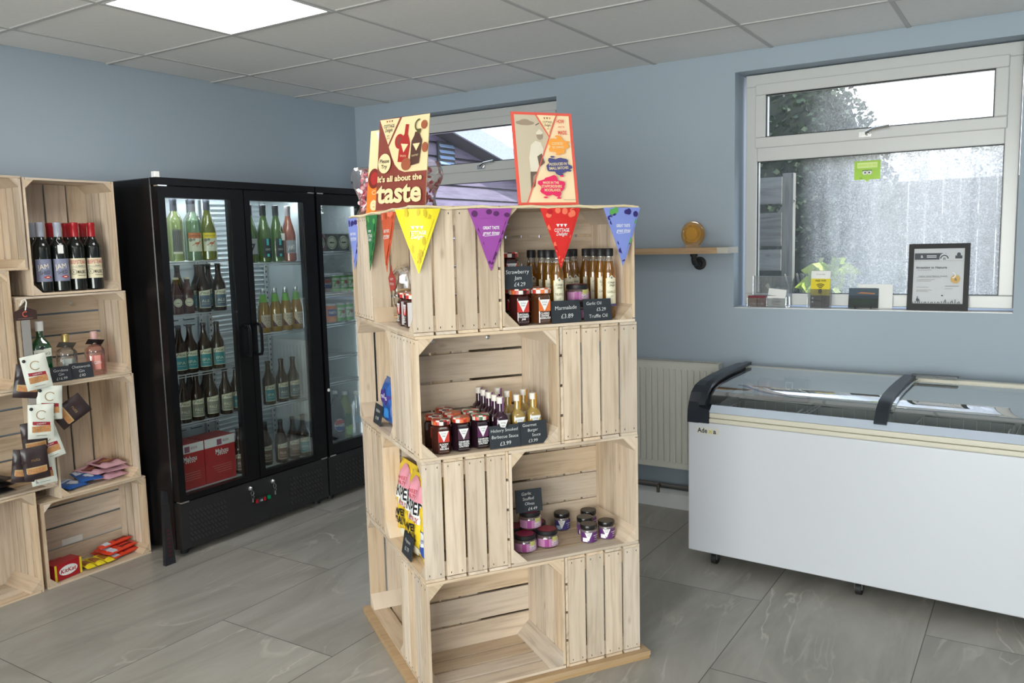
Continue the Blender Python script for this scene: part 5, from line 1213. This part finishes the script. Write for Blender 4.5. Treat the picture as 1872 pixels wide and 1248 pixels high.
for x in (-w/2+.12, w/2-.12): MB().box(x-.015, x+.015, 0, .0345, .08, .46).build('wall_bracket', RM, t)
t = thing('heating_pipe', 'grey heating pipe running along the wall above the skirting', 'pipe', (-1.9, YW-.05, .135))
MB().tube([(-.8, 0, 0), (.55, 0, 0)], .011, 10).build('pipe', P('pipe_grey', 95, 92, 90, .5), t); MB().tube([(.195, -.002, 0), (.197, -.03, .002), (.198, -.032, -.035)], .009, 8).build('drain_valve', P('valve_brown', 80, 72, 66, .5), t)
MB().box(-.8, .55, -.001, .049, -.016, -.0115).build('pipe_ledge', P('ledge', 60, 58, 58, .7), t)

# ------------------------------------------------------------------ chest freezer
FA = -math.atan2(.086, 1.293)+R(.3); FZR = Frame(-1.297, 3.466, FA); LN, DP = 1.62, .60
t = thing('chest_freezer', 'long white chest freezer with sliding curved glass lids', 'freezer', FZR.p(0, 0, 0), FZR.r)
WP = P('freezer_white', 206, 209, 216, .2)
m = MB(); m.box(0, LN, 0, .045, .065, .655).box(0, LN, DP-.045, DP, .065, .79).box(0, .045, .045, DP-.045, .065, .66).box(LN-.045, LN, .045, DP-.045, .065, .66).box(.045, LN-.045, .045, DP-.045, .065, .12)
o = m.build('cabinet', WP, t); b = o.modifiers.new('b', 'BEVEL'); b.width = .006; b.segments = 3; b.limit_method = 'ANGLE'
m = MB().box(.046, LN-.046, .046, .05, .20, .70).box(.046, LN-.046, DP-.05, DP-.046, .20, .79).box(.046, .05, .05, DP-.05, .20, .70).box(LN-.05, LN-.046, .05, DP-.05, .20, .70).box(.05, LN-.05, .05, DP-.05, .196, .20)
m.build('liner', P('liner_grey', 178, 182, 182, .4), t)
CRR = P('trim_cream', 205, 200, 185, .35)
o = MB().box(.098, LN-.098, -.006, .046, .656, .676).box(.098, LN-.098, -.003, .046, .677, .700).build('front_rail', CRR, t); b = o.modifiers.new('b', 'BEVEL'); b.width = .005; b.segments = 3; b.limit_method = 'ANGLE'
m = MB(); m.add([(.098, -.001, .701), (LN-.098, -.001, .701), (.098, .028, .730), (LN-.098, .028, .730), (.098, .036, .726), (LN-.098, .036, .726), (.098, .03, .70), (LN-.098, .03, .70)], [(0, 1, 3, 2), (2, 3, 5, 4), (4, 5, 7, 6), (6, 7, 1, 0), (0, 2, 4, 6), (1, 7, 5, 3)]); m.build('lid_front_rail', P('rail_blue_white', 190, 200, 215, .12), t)
o = MB().box(.05, LN-.05, DP-.040, DP+.004, .790, .826).build('rear_rail', CRR, t); b = o.modifiers.new('b', 'BEVEL'); b.width = .004; b.limit_method = 'ANGLE'
prof = [(-.002, .676), (.002, .705), (.014, .740), (.040, .778), (.080, .803), (.140, .816), (.250, .826), (.40, .832), (DP+.004, .834)]
def band(x0, x1, off0, off1, mat, name, par, sel=prof):
    m = MB(); vs = []; n = len(sel)
    def of(i, d):
        a = Vector(sel[max(i-1, 0)]); b_ = Vector(sel[min(i+1, n-1)]); tt = (b_-a).normalized(); nn = Vector((tt.y, -tt.x)); p = Vector(sel[i])+nn*d; return p
    for x in (x0, x1):
        for d in (off0, off1):
            for i in range(n): p = of(i, d); vs.append((x, p.x, p.y))
    A, B, C, D = 0, n, 2*n, 3*n; fs = []
    for i in range(n-1): fs += [(A+i, A+i+1, C+i+1, C+i), (B+i, D+i, D+i+1, B+i+1), (A+i, B+i, B+i+1, A+i+1), (C+i, C+i+1, D+i+1, D+i)]
    fs += [(A, C, D, B), (A+n-1, B+n-1, D+n-1, C+n-1)]
    m.add(vs, fs, 0, False)
    o = m.build(name, mat, par); 
    for p in o.data.polygons: p.use_smooth = True
    o.data.set_sharp_from_angle(angle=R(30)); return o
NB = pm('end_cap_navy', (.020,.026,.036), .3)
def cap(x0, x1):
    # solid end cheek: outer profile closed down to the cabinet
    m = MB(); pr = [(0-.004, .650)]+prof+[(DP+.004, .78), (.5, .74), (.06, .66), (.06, .650)]
    n = len(pr); vs = [(x, p[0], p[1]) for x in (x0, x1) for p in pr]
    fs = [(i, i+1, n+i+1, n+i) for i in range(n-1)]+[(n-1, 0, n, 2*n-1)]
    # caps as fans from an inner point
    m.add(vs, fs); 
    for o_, s in ((0, 1), (n, -1)):
        c = len(m.v); m.v.append(Vector((x0 if o_ == 0 else x1, .10, .72)))
        for i in range(n):
            f = (o_+i, o_+(i+1) % n, c); m.f.append(list(f if s < 0 else f[::-1])); m.m.append(0); m.s.append(False); m.u.append([(0, 0)]*3)
    return m.build('end_cap', NB, t)
cap(-.003, .050); cap(LN-.05, LN+.003)
cv = [(.030, .731), (.052, .762), (.090, .786), (.150, .800), (.26, .811), (.40, .818), (DP-.045, .822)]
GLZ = tg('lid_glass', (.95,.97,.97), .028, .015)
band(.075, .83, -.004, .0, GLZ, 'sliding_glass_lid', t, cv); band(.80, LN-.075, .006, .010, GLZ, 'sliding_glass_lid', t, cv)
cb = [(.010, .722), (.026, .745), (.048, .774), (.088, .797), (.150, .811), (.26, .822), (.40, .829), (DP-.03, .832)]
band(.768, .815, -.004, .006, NB, 'centre_bar', t, cb); band(.050, .078, -.016, -.002, NB, 'inner_lid_frame', t, cb)
band(LN-.078, LN-.05, -.016, -.002, NB, 'inner_lid_frame', t, cb)
MB().box(.80, .98, DP-.052, DP-.02, .834, .842).build('lid_stop', NB, t)
for xa, xb in ((.0505, .0975), (LN-.0975, LN-.0505)):
    MB().prism([(xa, .652), (xb, .652), (xb, .712), (xa, .722)], -.006, .045).build('cap_foot', NB, t)
# baskets and castors
def basket(x0, x1):
    m = MB(); zt, zb_ = .665, .42; y0, y1 = .062, DP-.062
    for z in (zt, zb_+.08, zb_): m.tube([(x0, y0, z), (x1, y0, z), (x1, y1, z), (x0, y1, z), (x0, y0, z)], .003, 6)
    k = x0
    while k < x1+.001: m.cyl((k, y0, zb_), (k, y0, zt), .0018, 5).cyl((k, y1, zb_), (k, y1, zt), .0018, 5).cyl((k, y0, zb_), (k, y1, zb_), .0018, 5); k += .05
    k = y0
    while k < y1+.001: m.cyl((x0, k, zb_), (x0, k, zt), .0018, 5).cyl((x1, k, zb_), (x1, k, zt), .0018, 5); k += .05
    m.tube([(x1, (y0+y1)/2-.05, zt), (x1, (y0+y1)/2-.03, zt+.02), (x1, (y0+y1)/2+.03, zt+.02), (x1, (y0+y1)/2+.05, zt)], .0035, 6)
    return m.build('wire_basket', pm('basket_white', (.70,.71,.70), .4), t)
basket(.06, .40); basket(.42, .74); basket(.86, 1.20); basket(1.22, 1.55)
for i, (x, y) in enumerate([(.105, .05), (.72, .05), (LN-.12, .05), (.105, DP-.07), (LN-.12, DP-.07)]):
    c = MB().box(x-.022, x+.022, y-.022, y+.022, .056, .064).box(x-.016, x-.012, y-.012, y+.02, .026, .056).box(x+.012, x+.016, y-.012, y+.02, .026, .056); cc = c.build('castor', pm('castor_grey', (.08,.08,.085), .4), t)
    MB().cyl((x-.011, y+.008, .026), (x+.011, y+.008, .026), .0255, 20).build('wheel', BLACKM, cc)
a = Art(flat(-.0008, .0, .0)); a.rect(.040, .145, .603, .633, P('logo_pale', 208, 208, 200, .3)); a.text('Ade', .067, .619, .030, C_BK, w=.045, bold=.02); a.text('x', .104, .619, .030, P('logo_gold', 200, 180, 60), bold=.02); a.text('a', .124, .619, .030, C_BK, bold=.02); a.build('logo', t)
def frz(lb, s, d, z, w, h, dd, col, artfn, name='frozen_food_pack'):
    t2 = thing(name, lb, 'food pack', FZR.p(s, d, z), FZR.r+R(-6)); MB().box(-w/2, w/2, 0, dd, 0, h).build('carton', col, t2); a = Art(flat(-.0006)); artfn(a, w, h); a.build('print', t2); return t2
def a_meat(a, w, h):
    for k in range(9): a.blob(-w*.4+w*.8*k/8, h*(.35+.3*(k % 2)), w*.09, h*.26, P('meat_a', 150, 75, 60) if k % 3 else P('meat_b', 190, 130, 110), k)
frz('round-faced small brown pack in the freezer basket at left', .108, .47, .690, .075, .085, .03, P('pack_brown', 70, 45, 38, .4), lambda a, w, h: (a.ell(0, h*.55, w*.32, h*.3, P('meat_b', 190, 130, 110)), a.rect(-w*.3, w*.3, h*.1, h*.2, C_LC)))
frz('reddish meat pack lying in the freezer near the left end', .208, .47, .690, .12, .095, .03, P('pack_rust', 110, 58, 48, .4), a_meat)
frz('dark green pack with square emblem beside the meat pack', .325, .47, .690, .11, .105, .03, P('pack_green', 35, 50, 48, .4), lambda a, w, h: (a.rect(-w*.45, -w*.12, h*.5, h*.85, C_LC), a.rect(-w*.40, -w*.17, h*.55, h*.8, C_BK), a.ring(w*.25, h*.5, w*.13, .004, PG)))
MB().box(.06, .40, .455, .52, .686, .689).build('basket_shelf', pm('basket_white', (.70,.71,.70), .4), t)
frz('flat white frozen pack lying in the right part of the freezer', .99, .34, .46, .16, .02, .10, PAPER, lambda a, w, h: a.line((-w*.4, h*.5), (w*.4, h*.5), .006, C_RED))

# ------------------------------------------------------------------ window sill items
zs = 1.1025; ys_ = YW+.040
ACR = tg('acrylic_clear', (.93,.95,.96), .3, .02, .10, (.75,.83,.92))
def cards(lb, x, col, lines, par=None):
    t = thing('business_card_stack', lb, 'business cards', (x, ys_+.001, zs), 0); m = MB()
    m.box(-.044, .044, .004, .016, .003, .056); m.build('cards', col, t); MB().box(-.047, .047, 0, .002, 0, .045).box(-.047, .047, .002, .030, 0, .0025).box(-.047, .047, .018, .020, .0025, .05).build('card_holder', ACR, t)
    a = Art(flat(.0037)); 
    for (s_, zz, sz, c) in lines: a.text(s_, 0, zz, sz, c)
    a.build('print', t); return t
cards('maroon business cards in clear holder at left end of the sill', -1.218, P('card_maroon', 120, 35, 50, .5), [('Cottage', .042, .010, CRM), ('01538 266 088', .016, .012, C_WHT)])
cards('white business cards in clear holder beside the maroon ones', -1.120, PAPER, [('Holiday', .044, .010, C_BK), ('Cottages', .030, .012, C_BK), ('bookings', .014, .009, C_RED)])
tag(MB().box(-.044, .044, 0, .004, 0, .034).build('loose_card', PAPER, None, (-1.120, ys_+.012, zs+.0565), 0), 'loose white card resting tilted on the white business cards', 'card').rotation_euler = (R(-12), R(6), 0)
t = thing('leaflet_stand', 'empty clear acrylic leaflet stand behind the business cards', 'leaflet stand', (-1.150, YW+.083, zs)); MB().box(-.098, .098, 0, .003, 0, .155).box(-.098, .098, -.010, 0, 0, .003).build('acrylic_sheet', ACR, t)
t = thing('wifi_sign', 'yellow and black wifi sign in a clear stand on the sill', 'sign', (-.915, ys_+.02, zs), R(-4)); t.rotation_euler.x = R(-6)
MB().box(-.048, .048, 0, .003, 0, .182).box(-.048, .060, -.012, -.0005, 0, .003).box(-.056, .062, -.014, -.012, 0, .09).build('acrylic_stand', ACR, t)
WY = P('wifi_yellow', 225, 205, 40, .5)
a = Art(flat(-.0005)); a.rect(-.046, .046, .002, .060, pm('wifi_black', (.03,.035,.04), .5)); a.rect(-.046, .046, .060, .142, WY); a.rect(-.046, .046, .142, .180, PAPER)
a.text('FREE WIFI', 0, .132, .012, C_BK, w=.05, bold=.02); a.text('SCAN HERE', 0, .163, .008, C_GREY)
for r_ in (.012, .020, .028): a.ring(0, .088, r_, .004, C_BK, 14, R(50), R(130))
a.blob(0, .080, .009, .012, C_BK, 4); a.ell(-.034, .046, .005, .005, PAPER, 10); a.ell(-.034, .028, .005, .005, PAPER, 10); a.line((-.01, .035), (.018, .035), .002, C_GREY); a.build('print', t)
t = thing('easel_picture', 'small dark sunset picture on a wire easel on the sill', 'picture', (-.715, ys_+.012, zs+.004), R(3)); t.rotation_euler.x = R(-14)
MB().box(-.066, .066, 0, .006, .0, .096).build('canvas', pm('pic_dark', (.02,.025,.03), .5), t)
a = Art(flat(-.0003)); a.rect(-.065, .065, .055, .095, P('pic_sky', 62, 78, 92)); a.rect(-.065, .065, .045, .060, P('pic_blue', 38, 52, 66)); a.poly([(-.03, .070), (.05, .066), (.05, .072), (-.01, .076)], P('pic_orange', 175, 115, 75)); a.rect(-.065, .065, .0, .045, P('pic_hill', 22, 34, 34)); a.blob(0, .03, .055, .014, P('pic_hill2', 26, 44, 36), 3); a.build('print', t)
for s_ in (-1, 1): MB().tube([(s_*.035, -.012, .008), (s_*.035, -.010, -.002), (s_*.035, .012, -.002), (s_*.035, .010, .05)], .0018, 6).build('easel_leg', BLACKM, t)
t = thing('white_card', 'plain white card propped behind the sunset picture', 'card', (-.665, YW+.078, zs)); MB().box(-.075, .075, 0, .003, 0, .115).build('card_sheet', PAPER, t); MB().box(-.06, .06, -.012, 0, 0, .003).build('foot', PAPER, t)
t = thing('certificate_frame', 'black framed nature certificate leaning in the window', 'picture frame', (-.400, ys_+.006, zs), R(2)); t.rotation_euler.x = R(-9)
w, h, f = .250, .305, .022; m = MB().box(-w/2, w/2, 0, .016, 0, f+.008).box(-w/2, w/2, 0, .016, h-f, h).box(-w/2, -w/2+f, 0, .016, f+.008, h-f).box(w/2-f, w/2, 0, .016, f+.008, h-f); m.build('frame', BLACKM, t)
MB().box(-w/2+f, w/2-f, .006, .012, f+.008, h-f).build('sheet', P('cert_paper', 200, 202, 206, .5), t)
a = Art(flat(.0055)); DK = P('cert_dark', 60, 65, 75)
a.rect(-.100, .030, .232, .262, DK); a.text('&', -.07, .247, .018, C_WHT); a.line((-.05, .250), (-.01, .250), .003, C_WHT); a.line((-.05, .243), (-.01, .243), .003, C_WHT); a.ell(.022, .238, .020, .024, P('cert_paper', 200, 202, 206, .5), 16); a.ring(.022, .236, .015, .005, DK, 12, 0, pi); a.text('n', .022, .238, .02, DK, bold=.03)
a.rect(.066, .094, .236, .250, DK); a.ell(.080, .254, .008, .010, DK, 10); a.line((-.1, .226), (.1, .226), .0008, C_GREY)
a.text('Investing in Nature', -.028, .196, .014, DK, w=.125, bold=.02)
for z_, l_ in ((.184, .06), (.150, .10), (.140, .075), (.133, .06), (.105, .05), (.092, .065), (.086, .05)): a.line((-.088, z_), (-.088+l_, z_), .0012, C_GREY)
a.text('Higher Level Nature Award', -.022, .156, .008, DK, w=.115); a.line((.03, .110), (.085, .110), .0015, DK); a.line((.03, .098), (.06, .098), .001, C_GREY)
a.ell(.070, .142, .019, .019, P('cert_gold', 205, 165, 90), 20); a.text('&', .072, .141, .018, DK); a.ring(.058, .160, .012, .005, C_WHT, 12, -1.6, 1.6)
for k in range(22): x_ = -.098+.009*k; a.line((x_, .031), (x_+.003*((k*7) % 3-1), .031+.006+.012*((k*5) % 4)/3*(1 if k < 5 or k > 12 else .1)), .003, DK)
a.ell(-.080, .046, .006, .008, DK, 10); a.line((-.082, .052), (-.080, .062), .003, DK); a.ell(.02, .066, .004, .003, DK, 8); a.build('print', t)
t = thing('window_sticker', 'lime green owl review sticker on the inside of window pane', 'sticker', (-.722, YW+.1215, 1.80)); LG = P('sticker_lime', 190, 225, 50, .5)
m = MB().prism([(-.058, .0), (-.058, -.088), (-.010, -.088), (0, -.100), (.010, -.088), (.058, -.088), (.058, .0)], 0, .0012); m.build('sticker_film', tg('lime_film', (.75,.95,.2), .04, .3, .65, srgb(190,225,50), .6), t)
a = Art(flat(-.0003)); a.rect(-.045, .045, -.034, -.008, P('sticker_pale', 215, 235, 150)); a.text('REVIEW US ON', 0, -.021, .012, LG, w=.08, bold=.03); a.ell(-.010, -.056, .011, .010, C_WHT, 16); a.ell(.010, -.056, .011, .010, C_WHT, 16); a.ell(-.009, -.056, .004, .004, C_BK, 10); a.ell(.009, -.056, .004, .004, C_BK, 10); a.line((-.022, -.046), (.022, -.046), .003, C_BK); a.text('visit', -.028, -.080, .009, C_BK); a.build('print', t)

# ------------------------------------------------------------------ outside
GRD = pm('outside_paving', (.42,.40,.37), .9, noise=.3, nscale=8)
struct(MB().box(-9, 8, YW+.32, 14, -.12, -.02).build('ground', GRD))
def planks(mb_, x0, x1, y0, y1, z0, z1, n, gap, horiz=True, mi=0):
    for i in range(n):
        if horiz:
            a0_ = z0+(z1-z0)*i/n; mb_.box(x0, x1, y0, y1, a0_, a0_+(z1-z0)/n-gap, mi)
# slatted trellis gate
t = thing('timber_pallet_screen', 'weathered grey slatted timber screen seen through left of the window', 'screen', (-1.30, 4.92, -.02))
MB().box(.03, .09, -.03, .03, 0, 1.83).build('post', OLDW, t)
for z_, h_ in ((.10, .12), (.34, .12), (.60, .12), (.86, .12), (1.10, .12), (1.28, .12), (1.42, .19), (1.66, .15)): 
    if z_ in (1.10,): continue
    MB().box(-.55, .03, -.045, -.022, z_, z_+h_).build('slat', OLDW, t)
m = MB(); m.box(-.02, .02, -.02, .0, -.3, .3, 0, Matrix.Translation((-.10, 0, 1.45)) @ Matrix.Rotation(R(38), 4, 'Y')); m.build('brace', OLDW, t)
# hedge mass with leaves
LEAF = pm('hedge_leaf', (.035,.06,.025), .6, noise=.5, nscale=5); LEAF2 = pm('plant_leaf', (.50,.62,.10), .5, noise=.3, nscale=30)
def foliage(name, lb, cat, cx, cy, cz, rx, ry, rz_, n, leafs, mat, seed, trunk=True):
    rd = random.Random(seed); t = thing(name, lb, cat, (cx, cy, -.02)); m = MB()
    for k in range(n):
        while True:
            p = Vector([rd.uniform(-1, 1) for _ in range(3)])
            if .45 < p.length < 1: break
        c = Vector((p.x*rx, p.y*ry, cz+.02+p.z*rz_)); M = Matrix.Translation(c) @ Euler((rd.uniform(0, 6), rd.uniform(0, 6), rd.uniform(0, 6))).to_matrix().to_4x4(); s = leafs*rd.uniform(.6, 1.3)
        m.add([(-s*.35, 0, 0), (0, -s*.5, .1*s), (s*.35, 0, 0), (0, s*.6, 0)], [(0, 1, 2, 3)], 0, False, None, M)
    o = m.build('foliage', mat, t); o['kind'] = 'stuff'
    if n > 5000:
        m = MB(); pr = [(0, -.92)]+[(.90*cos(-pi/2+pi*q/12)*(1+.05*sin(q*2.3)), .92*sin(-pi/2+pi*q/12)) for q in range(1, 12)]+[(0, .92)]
        m.lathe(pr, 28, 0, Matrix.Translation((0, 0, cz+.02)) @ Matrix.Diagonal((rx, ry, rz_, 1))); m.build('dark_infill', pm('hedge_core', (.012,.018,.010), .9, noise=.6, nscale=20), t)  # added dark body inside the leaves, blocks sky showing through the gaps
    m = MB(); rs = random.Random(seed+1)
    for k in range(22):
        x, y = rs.uniform(-rx*.6, rx*.6), rs.uniform(-ry*.5, ry*.5); m.tube([(x*.4, y*.4, 0), (x*.8, y*.8, cz*.6), (x+rs.uniform(-.2, .2), y, cz+rz_*.8)], .007, 5)
    m.build('stems', OLDW, t); return t
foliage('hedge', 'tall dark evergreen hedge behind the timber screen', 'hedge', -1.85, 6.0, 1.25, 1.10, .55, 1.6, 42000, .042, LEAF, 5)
foliage('garden_plant', 'bright yellow-green leafy plant outside behind the wifi sign', 'plant', -1.02, 4.95, 1.02, .17, .16, .30, 420, .11, LEAF2, 8)
# timber fence across the yard
t = thing('yard_fence', 'upright board fence across the yard beyond the dirty window', 'fence', (1.2, 6.9, -.02))
m = MB()
for i in range(-5, 34): m.box(-1.95+.115*i, -1.95+.115*i+.108, 0, .02, .0, 1.86)
m.build('boards', wood('fence_timber', (.36,.31,.26), (.28,.24,.20), (.17,.145,.12), .9), t); MB().box(-1.95, 1.9, .02, .07, .3, .4).build('rail', OLDW, t); MB().box(-1.95, 1.9, .02, .07, 1.5, 1.6).build('rail', OLDW, t)
# neighbouring clad building (gable wall parallel to y)
bx_, by0 = -5.0, 5.2
t = thing('clad_building', 'blue-grey stained timber-clad outbuilding with grey sloping eave and wall vent', 'building', (bx_, by0, -.02))
m = MB(); SLP = .235; Lb = 4.2; H0 = 2.84; H1 = H0-SLP*Lb; bh = .134; i = 0
while i*bh < H0:
    z0_ = i*bh+.055; z1_ = min(z0_+bh-.014, H0); yl = min(Lb, max(0, (H0-z0_)/SLP)); yt = min(Lb, max(0, (H0-z1_)/SLP))
    if yl < .1: break
    m.add([(0, 0, z0_), (.028, 0, z0_), (.022, 0, z1_-.014), (.004, 0, z1_), (0, yl, z0_), (.028, yl, z0_), (.022, yt, z1_-.014), (.004, yt, z1_)], [(0, 1, 5, 4), (1, 2, 6, 5), (2, 3, 7, 6), (0, 3, 2, 1), (4, 5, 6, 7)], 0, False,
          [[(0, 0), (.02, 0), (.02, yl), (0, yl)][::1], [(i*3.1, 0), (i*3.1, .1), (i*3.1+yl, .1), (i*3.1+yl, 0)], [(0, 0), (0, .1), (yl, .1), (yl, 0)], [(0, 0)]*4, [(0, 0)]*4]); i += 1
m.build('cladding', CLAD, t)
m = MB(); m.add([(-2.0, 0, 0), (-.001, 0, 0), (-.001, 0, H0), (-2.0, 0, H0), (-2.0, Lb, 0), (-.001, Lb, 0), (-.001, Lb, H1), (-2.0, Lb, H1)], [(0, 1, 2, 3), (5, 4, 7, 6), (4, 0, 3, 7), (1, 5, 6, 2)]); m.build('wall_core', P('core_dark', 40, 36, 44, .8), t)
ang = math.atan2(H1-H0, Lb); M = Matrix.Translation((0, 0, H0)) @ Matrix.Rotation(ang, 4, 'X'); Lr = math.hypot(Lb, H0-H1)
MB().box(-.02, .28, -.3, Lr+.25, -.01, .012, 0, M).build('soffit', P('soffit_dark', 60, 54, 58, .8), t)
MB().box(.28, .305, -.3, Lr+.25, -.03, .14, 0, M).build('bargeboard', pm('fascia_grey', (.30,.33,.38), .7, noise=.5, nscale=90), t)
MB().box(-2.1, .28, -.3, Lr+.25, .014, .12, 0, M).build('roof', P('roof_felt', 70, 70, 74, .9), t)
MB().box(.028, .045, 1.33, 1.60, 2.24, 2.47).build('vent_frame', P('vent_dark', 40, 42, 50, .6), t)
vn = P('vent_plastic', 150, 175, 215, .5)
for k in range(4): MB().box(-.004, .004, 1.35, 1.58, 0, .05, 0, Matrix.Translation((.060, 0, 2.25+.055*k)) @ Matrix.Rotation(R(-35), 4, 'Y')).build('louvre', vn, t)
# ------------------------------------------------------------------ camera / light / world
def setup():
    f, yaw, pitch, roll, h = 1522.5745, -.5679768, .1168739, -.0246658, 1.450909
    F = Vector((sin(yaw)*cos(pitch), cos(yaw)*cos(pitch), -sin(pitch))); Rt = Vector((cos(yaw), -sin(yaw), 0)); U = Rt.cross(F)
    c, s = cos(roll), sin(roll); R2 = c*Rt+s*U; U2 = -s*Rt+c*U
    M = Matrix((( R2.x, U2.x, -F.x, 0), (R2.y, U2.y, -F.y, 0), (R2.z, U2.z, -F.z, h), (0, 0, 0, 1)))
    cd = bpy.data.cameras.new('camera'); cd.sensor_width = 36; cd.lens = f/1872*36; cd.clip_start = .02
    cam = bpy.data.objects.new('camera', cd); COL.objects.link(cam); cam.matrix_world = M; sc.camera = cam
    w = bpy.data.worlds.new('world'); sc.world = w; w.use_nodes = True; nt = w.node_tree; nt.nodes.clear()
    out = nt.nodes.new('ShaderNodeOutputWorld'); bg = nt.nodes.new('ShaderNodeBackground')
    tc = nt.nodes.new('ShaderNodeTexCoord'); sp = nt.nodes.new('ShaderNodeSeparateXYZ'); cr = nt.nodes.new('ShaderNodeValToRGB')
    L(nt, tc.outputs['Generated'], sp.inputs[0]); L(nt, sp.outputs[2], cr.inputs[0]); e = cr.color_ramp.elements
    e[0].position = 0; e[0].color = (.97,.97,1,1); e[1].position = .9; e[1].color = (.48,.60,.85,1)
    L(nt, cr.outputs[0], bg.inputs[0]); bg.inputs[1].default_value = 3.0; L(nt, bg.outputs[0], out.inputs[0])
    def area(name, loc, rot, sx, sy, e, col):
        ld = bpy.data.lights.new(name, 'AREA'); ld.shape = 'RECTANGLE'; ld.size = sx; ld.size_y = sy; ld.energy = e; ld.color = col
        o = bpy.data.objects.new(name, ld); COL.objects.link(o); o.location = loc; o.rotation_euler = rot; return o
    area('daylight_front_window', ((FX0+FX1)/2, YF-.12, (FZ0+FZ1)/2), (R(90), 0, 0), FX1-FX0, FZ1-FZ0, 230, (1,.97,.93))
    sd = bpy.data.lights.new('sun', 'SUN'); sd.energy = 5; sd.angle = R(.6); sd.color = (1,.95,.86)
    so = bpy.data.objects.new('sun', sd); COL.objects.link(so); d = Vector((.75, .03, .6)).normalized(); so.rotation_euler = d.to_track_quat('Z', 'Y').to_euler()
    for nm, y, wd in (('fridge_lamp', 2.58, .4), ('fridge_lamp', 3.10, .4), ('fridge_lamp', 3.56, .28)):
        area(nm, (-3.50, y, 1.715), (0, R(18), 0), .05, wd, 1.6 if wd > .3 else .45, (.9,.96,1))
    vs = sc.view_settings; vs.view_transform = 'Standard'; vs.look = 'None'; vs.gamma = 1; vs.exposure = .22; vs.use_curve_mapping = False
setup()
